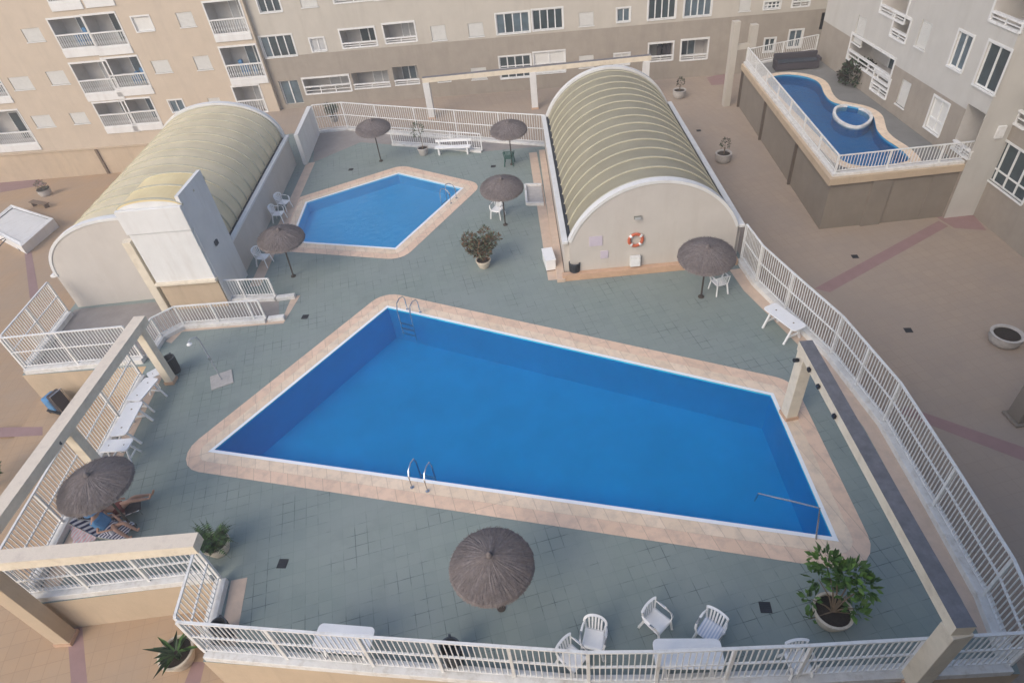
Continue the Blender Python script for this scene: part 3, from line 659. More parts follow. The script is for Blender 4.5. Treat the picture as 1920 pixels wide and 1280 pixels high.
            if k == 'balc':
                rh = opt.get('rh', 1.0); bl = MB(); F.box(bl, a, zl+rh-.08, b_, zl+rh, -.12, .03); F.box(bl, a, zl, b_, zl+.12, -.12, .03); bl.build('handrail', 'whiterender', o)
                bs = MB(); nb = int(w/.17)
                for q in range(nb):
                    x = a+w*(q+.5)/nb; c = F.P(x, zl, -.045); bs.lathe([(.025, .12), (.045, .25), (.06, .36), (.025, .5), (.045, .62), (.03, rh-.08)], 6, (c.x, c.y, c.z))
                bs.build('balusters', 'whiterender', o)
            else:
                rh = opt.get('rh', .3); bl = MB(); F.box(bl, a-.03, zl+rh, b_+.03, zl+rh+.07, -.1, .05); F.box(bl, a-.03, zl-.02, b_+.03, zl+.06, -.1, .05); F.box(bl, a-.03, zl+rh*.5, b_+.03, zl+rh*.5+.04, -.06, 0)
                nb = max(2, int(w/1.1))
                for q in range(nb+1):
                    x = a+w*q/nb; F.box(bl, x-.03, zl, x+.03, zl+rh, -.07, 0)
                bl.build('handrail', 'white', o)
            if opt.get('stuff'):
                st = MB(); 
                for q in range(5):
                    x = a+w*random.uniform(.3, .9); F.box(st, x-.12, zl+.1, x+.12, zl+random.uniform(.5, 1.2), -.8, -.55)
                st.build('laundry', 'bluecloth' if opt['stuff'] == 1 else 'sofa', o)
            if opt.get('trim', 1):
                tr = MB(); F.box(tr, a-.1, zh, b_+.1, zh+.12, .002, .04); F.box(tr, a-.1, zl, a, zh, .002, .03); F.box(tr, b_, zl, b_+.1, zh, .002, .03); tr.build('surround', 'whiterender', o)
        if opt.get('band'):
            bd = MB(); F.box(bd, a-.1, zl-opt['band'], b_+.1, zl-.002, .002, .07); bd.build('slab_band', 'whiterender', o)
        if opt.get('ac'):
            ac = MB(); F.box(ac, a+w*.45, zl+h*.45, a+w*.45+.75, zl+h*.45+.5, -dp+.09, -dp+.4); ac.build('air_conditioner', 'white', o)
            fn = MB(); c = F.P(a+w*.45+.3, zl+h*.45+.25, -dp+.41); F.box(fn, a+w*.45+.1, zl+h*.45+.07, a+w*.45+.5, zl+h*.45+.43, -dp+.402, -dp+.41); fn.build('fan_grille', 'black', o)
    return root
CA = Vector((-1.57, 45.98)); cd = Vector((math.cos(R(7.92)), -math.sin(R(7.92))))
FC = Facade(CA, CA+cd, (0, -1))
LA = CA-Vector((math.sin(R(7.92)), math.cos(R(7.92))))*.35; FL = Facade(LA, LA+cd, (0, -1))
specC = [
 ('win', 499, 109, 545, 65, dict(n=4)), ('win', 489, 25, 516, -20, dict(n=3)), ('shutter', 566, 15, 590, -12), ('win', 587, 97, 606, 71, dict(n=2, pm='curtain')),
 ('rail', 645, 92, 700, 52, dict(dm='glass', door=.42)), ('rail', 725, 83, 775, 42, dict(dm='curtain')), ('rail', 628, 8, 690, -40, dict()), ('rail', 702, 2, 760, -46, dict()),
 ('shutter', 811, 77, 834, 47), ('shutter', 880, 70, 905, 42), ('win', 933, 65, 991, 22, dict(n=4)), ('win', 1000, 58, 1054, 15, dict(n=4)),
 ('shutter', 1086, 50, 1113, 22), ('win', 1157, 42, 1181, 15, dict(n=2, pm='glassb')), ('win', 1215, 38, 1268, -6, dict(n=4)), ('win', 1282, 33, 1336, -10, dict(n=4)),
 ('shutter', 1385, 22, 1410, -5), ('grille', 1432, 18, 1464, 2, dict(n=4, rows=(.5,))), ('rail', 1485, 15, 1524, -30, dict(dm='glass')),
 ('rail', 576, 178, 652, 142, dict(dm='curtain', rh=.5)), ('door', 536, 196, 557, 150, dict(depth=.3)), ('rail', 666, 168, 726, 132, dict(dm='curtain', trim=0)), ('rail', 742, 161, 781, 123, dict(dm='glassb', door=.2, trim=0)),
 ('vent', 821, 156, 846, 148), ('shutter', 885, 150, 911, 126), ('grille', 940, 148, 994, 103, dict(n=4, pm='glass', rows=(.45, .55, .3))), ('grille', 1003, 139, 1058, 95, dict(n=2, pm='shutter', rows=(.45,))),
 ('shutter', 1086, 128, 1113, 103), ('win', 1152, 123, 1180, 100, dict(n=2, pm='shutter')), ('rail', 1216, 117, 1262, 80, dict(dm='glass', stuff=2)), ('rail', 1276, 115, 1328, 73, dict(dm='glassb', door=.05)),
 ('win', 1431, 98, 1454, 72, dict(n=2)), ('win', 1476, 90, 1506, 56, dict(n=2, pm='glassb')), ('dark', 1535, 56, 1590, 20, dict(depth=2))]
building('apartment_block', 'long rear apartment block, cream above and tan below, facing the far ends of both vaults', FC, -13.6, 29.5, ZP, 14, 2.26, specC)
specL = [
 ('balc', 120, 95, 152, 32, dict(band=.5, stuff=1, dm='glassb')), ('balc', 183, 91, 214, 25, dict(band=.5)), ('balc', 94, 7, 120, -55, dict(band=.5)), ('balc', 158, 0, 182, -60, dict(band=.5)),
 ('balc', 162, 178, 198, 115, dict(band=.5, dm='curtain')), ('balc', 219, 168, 256, 106, dict(band=.5, stuff=1)), ('balc', 199, 240, 232, 190, dict(band=.45, dm='glass')), ('balc', 250, 235, 280, 184, dict(band=.45, dm='glassb')),
 ('win', 258, 60, 278, 30, dict(n=1, pm='shutter')), ('shutter', 339, 52, 358, 22), ('shutter', 292, 138, 314, 112), ('shutter', 371, 132, 390, 104), ('win', 325, 211, 340, 187, dict(n=2, pm='glassb')), ('shutter', 396, 203, 411, 183),
 ('shutter', 52, 80, 72, 52), ('shutter', 28, 170, 52, 143), ('shutter', 98, 160, 118, 132), ('shutter', 70, 240, 92, 215), ('shutter', 140, 233, 158, 210),
 ('balc', -10, 275, 32, 207, dict(band=.5)), ('balc', 404, 68, 446, 0, dict(band=.4)), ('balc', 434, 150, 478, 85, dict(band=.4, dm='glassb', stuff=1)), ('balc', 455, 215, 484, 160, dict(dm='curtain', band=.2)), ('shutter', 300, -20, 318, -50), ('shutter', 240, -20, 258, -50), ('balc', -70, 190, -20, 120, dict(band=.4))]
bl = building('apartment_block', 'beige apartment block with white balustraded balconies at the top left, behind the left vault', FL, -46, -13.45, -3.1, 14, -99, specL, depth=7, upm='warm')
pw = MB(); FL.box(pw, -46, -6.2, -14.2, -3.16, -1.5, .12); FL.box(pw, -46, -3.16, -14.2, -3.1, -1.5, .2)
o = pw.build('terrace_wall', 'retain'); tag(o, 'tan terrace wall along the foot of the beige apartment block with balconies', 'wall')
dp_ = MB(); FL.box(dp_, -29.35, -5.3, -29.15, -3.2, .12, .24); tag(dp_.build('drainpipe', 'brownwood'), 'thin brown downpipe on the terrace wall at the far left', 'pipe')
# right building
RA = at(1627, 180, 1.0); RB = at(1777, 292, 1.0)
FR = Facade(RA, RB, (-1, 0))
specR = [('win', 1787, 115, 1812, 77, dict(n=2, pm='glassb')), ('win', 1845, 140, 1898, 122, dict(n=3, min=1)), ('shutter', 1682, 193, 1705, 166), ('grille', 1741, 235, 1772, 205, dict(n=2, pm='shutter', rows=(.3,))),
 ('shutter', 1722, 82, 1742, 50), ('rail', 1812, 280, 1852, 258, dict(depth=1.2, ac=1, dm='glassb', trim=0)), ('balc', 1660, 12, 1698, -18, dict()), ('balc', 1665, 62, 1697, 40, dict())]
zr0, zr1 = 1.0, 3.03
def rwin(pxl, pyl, wl, wh, k='win', **o_):
    """window on facade R from its centre pixel and size in metres"""
    u, z = FR.uv(pxl, pyl); return (u-wl/2, z-wh/2, u+wl/2, z+wh/2, k, o_)
# use the centre-pixel form for the strongly foreshortened right facade
def building_c(name, label, F, u0, u1, z0, z1, zsplit, items, depth, lowm='creamlow', upm='cream'):
    specs = []
    class Fx: pass
    old = F.uv; store = {}
    for i, (px, py, w, h, k, o_) in enumerate(items):
        u, z = old(px, py); store[(i*2, 0)] = (u-w/2, z-h/2); store[(i*2+1, 0)] = (u+w/2, z+h/2); specs.append((k, i*2, 0, i*2+1, 0, o_))
    F.uv = lambda a, b_: store[(a, b_)]
    r_ = building(name, label, F, u0, u1, z0, z1, zsplit, specs, depth, lowm, upm); F.uv = old
    return r_
itR = [(1801, 97, .95, 1.35, 'win', dict(n=2, pm='glassb')), (1869, 133, 1.9, 1.6, 'win', dict(n=2, pm='glass')), (1694, 176, .75, 1.15, 'shutter', {}), (1756, 218, 1.1, 1.35, 'grille', dict(n=2, pm='shutter', rows=(.35,), trim=1)),
       (1732, 66, .8, 1.1, 'shutter', {}), (1828, 256, 2.1, 1.9, 'rail', dict(ac=1, dm='glassb', trim=0, depth=1.1)), (1680, 2, 2.2, 1.5, 'rail', dict(dm='glass')), (1688, 54, 1.3, 1.0, 'rail', dict(dm='curtain')),
       (1612, 58, .9, 1.3, 'shutter', {}), (1630, 112, 4.4, 1.25, 'rail', dict(dm='glass', rh=.45)), (1650, 160, 1.5, .9, 'rail', dict(dm='glass', rh=.35, depth=.8)), (1900, 10, 1.8, 1.5, 'rail', dict(dm='glassb'))]
uR0 = FR.uv(1600, 30)[0]
building_c('apartment_block', 'pale apartment block on the right, above the curved blue terrace pool', FR, -6.5, 8.45, ZP, 14, 3.03, itR, 9, upm='offwhite')
# second wing nearer
R2A = at(1815, 387, ZP); R2B = at(1920, 480, ZP)
R2A = Vector((21.0, 22.6)); F2 = Facade((21.05, 23.3), (20.85, 19.0), (-1, 0))
itR2 = [(1893, 318, 2.6, 1.7, 'grille', dict(n=4, pm='glass', rows=(.3,))), (1912, 192, 1.5, 1.6, 'rail', dict(dm='glassb', rh=.5))]
building_c('apartment_block', 'near wing of the right apartment block with a large grid window above the grey plaza', F2, 0, 14, ZP, 14, 3.0, itR2, 8)
def chaikin(p, it=2, closed=True):
    for _ in range(it):
        q = []
        for i in range(len(p)):
            a, b_ = p[i], p[(i+1) % len(p)]; q += [(a[0]*.75+b_[0]*.25, a[1]*.75+b_[1]*.25), (a[0]*.25+b_[0]*.75, a[1]*.25+b_[1]*.75)]
        p = q
    return p
# terrace with curved pool
TZ = 1.0
T = [at2(1560, 338, 1.0), at2(1842, 303, 1.0)]
tp = [at2(1395, 124, 1.0), T[0], (20.95, 22.9), (20.95, 24.0), (20.6, 36), (20.9, 38.6), at2(1530, 96, 1.0)]
POOL3 = [at2(*p, TZ) for p in ((1437, 151), (1450, 145), (1470, 141), (1500, 143), (1525, 150), (1536, 160), (1540, 174), (1549, 187), (1562, 195), (1590, 200), (1618, 206), (1634, 217), (1637, 232), (1640, 246), (1655, 262), (1678, 276), (1695, 290), (1704, 303), (1596, 314), (1560, 278), (1520, 236), (1480, 196))]
POOL3 = offset(chaikin(POOL3), .1)
struct(holed('terrace_floor', tp, [offset(POOL3, .02)[::-1]], TZ, 'greyblue'))
tw = MB(); tw.prism(tp, ZP-.02, TZ-.15, top=False, bottom=False); o = tw.build('terrace_wall', 'podium'); tag(o, 'brown terrace wall holding up the curved blue pool on the right', 'wall')
for (px, py, lb) in ((1484, 345, 'pier on the long left face of the brown terrace wall, nearest its corner'), (1425, 262, 'pier halfway along the left face of the brown terrace wall'), (1386, 200, 'pier at the far end of the left face of the brown terrace wall')):
    a = at(px, py, ZP); 
    d_ = (Vector(tp[0])-Vector(tp[1])).normalized(); s_ = (Vector((a.x, a.y))-Vector(tp[1])).dot(d_); q = Vector(tp[1])+d_*s_
    mb = MB(); mb.frame((q.x, q.y, (ZP+TZ-.2)/2), Vector((d_.x, d_.y, 0)), Vector((-d_.y, d_.x, 0)), Vector((0, 0, 1)), .06, .13, (TZ-.2-ZP)/2); tag(mb.build('downpipe', 'joint', bevel=.01), lb.replace('pier', 'dark brown downpipe'), 'pipe')
for px, lb in ((1618, 'left pier on the near face of the brown terrace wall'), (1738, 'right pier on the near face of the brown terrace wall')):
    a = at(px, 410, ZP); q = Vector(T[0]).lerp(Vector(T[1]), (a.x-T[0][0])/(T[1][0]-T[0][0])); mb = MB(); mb.frame((q.x, q.y, (ZP+TZ-.2)/2), Vector((1, 0, 0)), Vector((0, 1, 0)), Vector((0, 0, 1)), .42, .18, (TZ-.2-ZP)/2); tag(mb.build('pier', 'podium', bevel=.01), lb, 'pier')
def kerbpath(pts, w, z0, z1, m, label, nm='terrace_kerb'):
    mb = MB(); n = len(pts); L_, R_ = [], []
    for i in range(n):
        p = Vector(pts[i]); ds = []
        if i > 0: ds.append((p-Vector(pts[i-1])).normalized())
        if i < n-1: ds.append((Vector(pts[i+1])-p).normalized())
        nn = sum([Vector((-d.y, d.x)) for d in ds], Vector((0, 0))).normalized()*(w/2)/max(.5, (sum([Vector((-d.y, d.x)) for d in ds], Vector((0, 0))).normalized()).dot(Vector((-ds[0].y, ds[0].x))))
        L_.append(p+nn); R_.append(p-nn)
    for i in range(n-1):
        q = [R_[i], R_[i+1], L_[i+1], L_[i]]
        mb.add([(v.x, v.y, z0) for v in q]+[(v.x, v.y, z1) for v in q], [(4, 5, 6, 7), (0, 1, 5, 4), (2, 3, 7, 6), (1, 2, 6, 5), (3, 0, 4, 7), (3, 2, 1, 0)])
    o = mb.build(nm, m); tag(o, label, 'kerb'); return o
kerbpath([tp[0], tp[1], (20.95, tp[2][1]+.05)], .34, TZ-.16, TZ+.14, 'retain', 'tan coping along the top of the brown terrace wall')
fence([(tp[0][0]+.1, tp[0][1]), (tp[1][0]+.12, tp[1][1]+.12), (20.9, 23.02)], TZ+.14, TZ+1.05, 'white railing fence round the curved blue terrace pool', kerb=.12, kw=.32, mid=False, bay=2.0, sp=.13)
def pool3():
    mb = MB(); mb.prism(POOL3, .45, TZ, top=False, bottom=False); mb.f = [f[::-1] for f in mb.f]
    k = MB(); k.prism(POOL3, .449, .45, bottom=False, sides=False); mb.add(k.v, k.f); struct(mb.build('pool_basin', 'basin3'))
    w = MB(); w.prism(POOL3, TZ-.08, TZ-.079, bottom=False, sides=False); struct(w.build('water', 'water'))
    ring('pool_coping', POOL3, offset(POOL3, .42), TZ+.012, 'coping')
pool3()
fence([(tp[0][0]+.12, tp[0][1]-.12), (tp[-1][0]-.1, tp[-1][1]-.1)], TZ+.005, TZ+1.0, 'white railing at the far end of the terrace behind the dark sofa', kerb=.1, kw=.22, mid=False, bay=2.0, sp=.13)
tc_ = empty('gate_columns', (tp[0][0]-.35, tp[0][1]+.3, ZP)); tag(tc_, 'pair of tall cream columns at the far left corner of the brown terrace', 'columns')
for dx, hh in ((-.35, 4.9), (.75, 4.6)): MB().box(dx-.2, -.2, 0, dx+.2, .2, hh).build('column', 'cream', tc_, bevel=.015)
MB().box(-.15, -.1, 3.3, .55, .1, 3.6).build('crossbeam', 'cream', tc_)
# round spa inside the curved pool
sc = [at2(*p, TZ) for p in ((1566, 205), (1575, 199), (1590, 198), (1610, 202), (1628, 209), (1634, 219), (1628, 229), (1612, 237), (1592, 235), (1574, 226), (1565, 215))]
cxy = sum((Vector(p_) for p_ in sc), Vector((0, 0)))/len(sc); sc = chaikin([tuple(cxy+(Vector(p_)-cxy)*1.12) for p_ in sc])
sp_ = empty('spa_basin', (*sc[5], TZ)); tag(sp_, 'small oval spa with a white rim at the edge of the curved terrace pool', 'spa')
inn = offset(sc, -.16); mb = MB(); n_ = len(sc)
if area(sc) < 0: sc = sc[::-1]
outp = sc; inn = offset(sc, -.13); ox, oy = sp_.location.x, sp_.location.y
for i in range(n_):
    j = (i+1) % n_
    mb.add([(outp[i][0]-ox, outp[i][1]-oy, -.14), (outp[j][0]-ox, outp[j][1]-oy, -.14), (outp[j][0]-ox, outp[j][1]-oy, .03), (outp[i][0]-ox, outp[i][1]-oy, .03), (inn[i][0]-ox, inn[i][1]-oy, -.6), (inn[j][0]-ox, inn[j][1]-oy, -.6), (inn[j][0]-ox, inn[j][1]-oy, .03), (inn[i][0]-ox, inn[i][1]-oy, .03)], [(0, 1, 2, 3), (5, 4, 7, 6), (3, 2, 6, 7)])
mb.build('rim', 'kerbwhite', sp_)
mb = MB(); mb.prism([(x-ox, y-oy) for x, y in offset(sc, -.03)], -1.2, -.14, top=False, bottom=False); mb.build('shell', 'basin3', sp_)
k = MB(); k.prism([(x-ox, y-oy) for x, y in inn], -.30, -.29, bottom=False, sides=False); k.build('spa_floor', 'spa', sp_)
# terrace furniture
def sofa(px, py, w, rot, label, m='sofa'):
    p = at(px, py, TZ); e = empty('garden_sofa', p, rot); tag(e, label, 'sofa', None)
    MB().box(-w/2, -.4, .05, w/2, .35, .42).build('base', m, e, bevel=.02); MB().box(-w/2, .2, .43, w/2, .4, .8).build('backrest', m, e, bevel=.02)
    for s_ in (-1, 1): MB().box(s_*w/2-.08, -.4, .43, s_*w/2+.08, .19, .6).build('armrest', m, e, bevel=.02)
    MB().box(-w/2+.1, -.36, .43, w/2-.1, .18, .5).build('cushion', 'bin', e, bevel=.03)
sofa(1490, 128, 2.4, R(-8), 'dark wicker sofa under the white railing behind the curved terrace pool')
p = at(1604, 156, TZ); e = empty('garden_bush', p); tag(e, 'dark rounded garden bush at the foot of the right building near the terrace pool', 'bush')
# ------------------------------------------------------------------ plants
def leafball(mb, c, rx, rz, n, size, shape='leaf', up=.3, seedv=0):
    rnd = random.Random(seedv)
    for _ in range(n):
        th_ = rnd.uniform(0, 2*PI); ph = math.acos(rnd.uniform(-.6, 1)); rr = rnd.uniform(.45, 1)**.7
        d = Vector((math.sin(ph)*math.cos(th_), math.sin(ph)*math.sin(th_), math.cos(ph)))
        p = Vector(c)+Vector((d.x*rx*rr, d.y*rx*rr, d.z*rz*rr)); s_ = size*rnd.uniform(.6, 1.4)
        a = (d+Vector((rnd.uniform(-.7, .7), rnd.uniform(-.7, .7), rnd.uniform(-.2, .9)))).normalized(); b_ = a.cross(Vector((rnd.uniform(-1, 1), rnd.uniform(-1, 1), rnd.uniform(-1, 1)))).normalized()
        mb.add([p, p+a*s_*.5+b_*s_*.22, p+a*s_, p+a*s_*.5-b_*s_*.22], [(0, 1, 2, 3)], rnd.randint(0, 1))
def frond(mb, base, az, length, droop, w, n=7, lift=1.0):
    p = Vector(base); pts = []; d = Vector((math.cos(az)*.6, math.sin(az)*.6, lift)).normalized(); s_ = length/n
    for i in range(n+1):
        pts.append(p.copy()); p = p+d*s_; d = (d+Vector((math.cos(az)*.12, math.sin(az)*.12, -droop))).normalized()
    side = Vector((-math.sin(az), math.cos(az), 0))
    for i in range(n):
        for q in (0, .5):
            c = pts[i].lerp(pts[i+1], q); t = (i+q)/n; l = w*math.sin(PI*min(1, t*1.05+.12)); dd = (pts[i+1]-pts[i]).normalized()
            for sg in (-1, 1):
                e = c+side*sg*l+dd*l*.5-Vector((0, 0, l*.25)); mb.add([c, c+dd*.05, e], [(0, 1, 2)], (i+sg) % 2)
    mb.tube(pts, .008, 4, 0, .003)
def planter(p, r, h, label, cat='planter', potm='pot', name='potted_plant', prof=None):
    e = empty(name, p); tag(e, label, cat)
    pr_ = prof or [(r*.62, 0), (r*.7, .03), (r*.9, h*.5), (r*1.0, h*.86), (r*1.06, h*.88), (r*1.06, h), (r*.92, h), (r*.9, h-.07)]
    MB().lathe(pr_, 28, close=True).build('pot', potm, e, smooth=True)
    MB().lathe([(.001, h-.05), (r*.93, h-.06)], 20, close=False).build('soil', 'soil', e)
    return e
def shrub(e, h0, stems, reach, leaves, size, mats, seedv, spread=.5, ls=.35):
    rnd = random.Random(seedv); st = MB(); lf = MB()
    for i in range(stems):
        az = 2*PI*i/stems+rnd.uniform(-.5, .5); L_ = reach*rnd.uniform(.6, 1.1); tip = Vector((math.cos(az)*L_*spread, math.sin(az)*L_*spread, h0+L_*rnd.uniform(.75, 1.0)))
        mid = Vector((tip.x*.35, tip.y*.35, h0+(tip.z-h0)*.55)); st.tube([(0, 0, h0-.05), mid, tip], .02, 5, 0, .008)
        for q in (.55, .8, 1.0):
            c = mid.lerp(tip, (q-.4)/.6); leafball(lf, c, ls*reach*.55*rnd.uniform(.7, 1.2), ls*reach*.4, leaves, size, seedv=seedv*31+i*7+int(q*10))
    st.build('stems', 'bark', e); lf.build('foliage', mats, e)
mbx = MB(); leafball(mbx, (0, 0, .5), .9, .65, 1500, .2, seedv=4); mbx.build('foliage', ['leafd', 'soil'], e); MB().tube([(0, 0, 0), (0, 0, .4)], .05, 6).build('stem', 'bark', e)
e = planter(at(1553, 1162), .40, .48, 'cream pot with a big leafy green shrub in the near right corner'); st = MB(); lf = MB(); L0 = Vector(e.location)
for k, (px, py, z, rx, n_) in enumerate(((1548, 1052, 1.35, .26, 46), (1570, 1072, 1.25, .22, 34), (1535, 1085, .95, .17, 18), (1600, 1078, 1.25, .26, 46), (1625, 1098, 1.15, .22, 34), (1590, 1112, .9, .16, 16), (1603, 1140, .6, .15, 16), (1520, 1122, .6, .13, 10), (1612, 1152, .45, .1, 6), (1518, 1160, .4, .08, 5))):
    q = at(px, py, z)-L0; mid = Vector((q.x*.35, q.y*.35, .45+(q.z-.45)*.6)); st.tube([(0, 0, .42), mid, q], .026, 5, 0, .008); leafball(lf, q, rx*1.05, rx*.85, int(n_*2.1), .2, seedv=300+k)
st.build('stems', 'bark', e); lf.build('foliage', ['leafg', 'leafy2'], e)
e = planter(at(908, 500), .30, .36, 'cream pot with a bushy reddish brown and green shrub between the two pools'); shrub(e, .33, 13, 1.05, 60, .12, ['leafb', 'leafy'], 5, .48, .46)
mbx = MB(); leafball(mbx, (-.05, 0, 1.15), .3, .25, 90, .1, seedv=8); mbx.build('foliage', ['leafy', 'leafd'], e)
e = planter(at(415, 1032), .34, .42, 'pot with a dense dark green palm-like bush behind the near left fence notch'); f_ = MB()
rnd = random.Random(2)
for i in range(46): frond(f_, (rnd.uniform(-.08, .08), rnd.uniform(-.08, .08), .42), rnd.uniform(0, 2*PI), rnd.uniform(.55, .9), rnd.uniform(.1, .28), .12, lift=rnd.uniform(.3, 1.8))
f_.build('foliage', ['leafd', 'leafg'], e)
e = planter(at(795, 290), .30, .42, 'white pot with a thin small tree near the far railing', potm='potg'); st = MB(); st.tube([(0, 0, .38), (.04, 0, .9), (-.03, .02, 1.55)], .025, 6, 0, .012); st.build('trunk', 'bark', e)
f_ = MB(); leafball(f_, (-.08, 0, 1.45), .34, .42, 150, .1, seedv=11); leafball(f_, (-.2, 0, 1.0), .16, .2, 40, .09, seedv=12); f_.build('foliage', ['leafy', 'leafd'], e)
e = planter(at(345, 1237, ZP), .42, .5, 'cream pot with spiky agave leaves on the lower plaza outside the near left fence corner')
f_ = MB(); rnd = random.Random(9)
for i in range(26):
    az = rnd.uniform(0, 2*PI); L_ = rnd.uniform(.45, .8); d = Vector((math.cos(az), math.sin(az), rnd.uniform(.25, 1.3))).normalized(); sd = Vector((-math.sin(az), math.cos(az), 0))
    b0 = Vector((math.cos(az)*.05, math.sin(az)*.05, .48)); m1 = b0+d*L_*.5+Vector((0, 0, .03)); tp_ = b0+d*L_+Vector((0, 0, -.08))
    f_.add([b0-sd*.035, b0+sd*.035, m1+sd*.05, tp_, m1-sd*.05], [(0, 1, 2, 3, 4)], i % 2)
f_.build('leaves', ['leafd', 'leafg'], e)
flat = lambda r, h: [(r*.7, 0), (r*.86, .05), (r*1.0, h*.55), (r*.98, h*.9), (r*1.03, h), (r*.84, h), (r*.8, h-.06)]
e = planter(at(1880, 642, ZP), .50, .42, 'wide low grey stone planter with bare soil on the right side of the lower plaza', potm='potg', name='stone_planter', prof=flat(.5, .42))
for (px, py, lb) in ((1355, 303, 'grey stone planter with a small dark shrub near the brown terrace wall'), (1273, 183, 'grey stone planter with a small dark shrub close to the rear apartment block')):
    e = planter(at(px, py, ZP), .42, .5, lb, potm='potg', name='stone_planter', prof=flat(.42, .5))
    f_ = MB(); leafball(f_, (.05, .05, .95), .24, .36, 170, .09, seedv=px); f_.build('foliage', ['leafd', 'soil'], e); MB().tube([(0, 0, .45), (.04, .04, .8)], .03, 5).build('stem', 'bark', e)
e = planter(ats(88, 366), .5, .6, 'stone planter with a brownish shrub on the far left plaza', potm='potg', name='stone_planter', prof=flat(.45, .5))
f_ = MB(); leafball(f_, (0, 0, .8), .4, .4, 220, .11, seedv=77); f_.build('foliage', ['leafy', 'leafb'], e); MB().tube([(0, 0, .45), (.0, .0, .8)], .03, 5).build('stem', 'bark', e)
e = empty('garden_bush', at(-12, 915, ZP)); tag(e, 'green shrub at the left edge beside the pergola beam', 'bush')
f_ = MB(); leafball(f_, (0, 0, .9), .6, .7, 900, .13, seedv=21); f_.build('foliage', ['leafg', 'leafd'], e); MB().tube([(0, 0, 0), (0, 0, .9)], .05, 6).build('stem', 'bark', e)
e = planter(at(628, 228), .3, .35, 'dark green leafy plant behind the far left railing', potm='potg'); shrub(e, .3, 7, .7, 30, .12, ['leafd', 'leafd'], 13, .5, .45)
# ------------------------------------------------------------------ parasols
def make_parasol():
    root = empty('thatched_parasol', (0, 0, 0)); h = 2.0
    MB().tube([(0, 0, .0), (0, 0, h+.32)], .032, 8).build('pole', 'wood', root)
    MB().lathe([(.11, 0), (.11, .03), (.05, .05)], 16).build('base', 'wood', root)
    rnd = random.Random(1); mb = MB(); n = 120
    rings = [(.02, .40), (.25, .345), (.5, .255), (.75, .14), (.93, .03), (.97, -.04), (.9, -.05), (.5, .12), (.05, .3)]
    vs = []
    for (r, z) in rings:
        for j in range(n):
            a = 2*PI*j/n; k = 1+rnd.uniform(-.015, .015)*(r > .3); vs.append((r*k*math.cos(a), r*k*math.sin(a), h+z+rnd.uniform(-.012, .012)))
    fs = [[i*n+j, i*n+(j+1) % n, (i+1)*n+(j+1) % n, (i+1)*n+j] for i in range(len(rings)-1) for j in range(n)]
    mb.add(vs, fs); can = mb.build('canopy', 'thatch', root)
    st = MB()
    for i in range(1500):
        a = rnd.uniform(0, 2*PI); r = rnd.uniform(.05, .93); l = rnd.uniform(.1, .26); r2 = min(r+l, .97+rnd.uniform(-.03, .01)); z = lambda q: h+.40-.36*q**1.15-.02*(q > .9)
        w = rnd.uniform(.003, .008); t = Vector((-math.sin(a), math.cos(a), 0)); da = rnd.uniform(-.05, .05)
        p = Vector((r*math.cos(a), r*math.sin(a), z(r)+.018)); q = Vector((r2*math.cos(a+da), r2*math.sin(a+da), z(r2)+rnd.uniform(.004, .03)))
        st.add([p-t*w, p+t*w, q+t*w*.6, q-t*w*.6], [(0, 1, 2, 3)], rnd.randint(0, 1))
    for i in range(420):
        a = 2*PI*i/420+rnd.uniform(-.01, .01); t = Vector((-math.sin(a), math.cos(a), 0))*.007; r = .93; p = Vector((r*math.cos(a), r*math.sin(a), h+.035)); r2 = .975+rnd.uniform(-.02, .02); q = Vector((r2*math.cos(a), r2*math.sin(a), h-rnd.uniform(.03, .10)))
        st.add([p-t, p+t, q+t*.5, q-t*.5], [(0, 1, 2, 3)], rnd.randint(0, 1))
    st.build('straw', ['thatch', 'thatch2'], can)
    MB().lathe([(.07, h+.36), (.075, h+.43), (.04, h+.5), (.01, h+.52)], 12).build('cap', 'thatch', root, smooth=True)
    for k in range(8):
        a = 2*PI*k/8; MB().tube([(.03*math.cos(a), .03*math.sin(a), h+.22), (.86*math.cos(a), .86*math.sin(a), h-.02)], .014, 5).build('spoke', 'wood', root)
    return root
par = make_parasol()
PAR = [((920, 1052), None, 'thatched parasol seen from above, alone on the near deck below the large pool'),
       ((173, 902), None, 'thatched parasol shading the two sunbathers on the left'),
       ((525, 441), (543, 513), 'thatched parasol at the left corner of the small pool'),
       ((940, 346), (946, 417), 'thatched parasol beside the single white chair, right of the small pool'),
       ((698, 235), (713, 297), 'thatched parasol at the far left beside the corridor opening'),
       ((953, 238), (958, 285), 'thatched parasol with the green chair beneath it, at the far railing'),
       ((1326, 473), (1315, 545), 'thatched parasol in front of the right vault gable beside a white chair')]
for i, (c, b_, lb) in enumerate(PAR):
    o = par if i == 0 else copy_tree(par)
    tag(o, lb, 'parasol', 'thatched parasols round the two pools')
    top = at(*c, 2.15); base = at(*b_) if b_ else Vector((top.x, top.y, 0))
    v = (top-Vector((base.x, base.y, 0)))
    if v.length > 2.6 or math.hypot(v.x, v.y) > .35: v = Vector((v.x*.3/max(.3, math.hypot(v.x, v.y)), v.y*.3/max(.3, math.hypot(v.x, v.y)), 2.15))
    bx, by = top.x-v.x, top.y-v.y
    o.location = (bx, by, 0); q = Vector((0, 0, 1)).rotation_difference(v.normalized()); o.rotation_mode = 'QUATERNION'; from mathutils import Quaternion; o.rotation_quaternion = q @ Quaternion((0, 0, 1), i*.9)
    s_ = 1.0
    if i == 1: s_ = 1.02
    if i == 6: s_ = 1.05
    o.scale = (s_*.97, s_*.97, v.length/2.15)
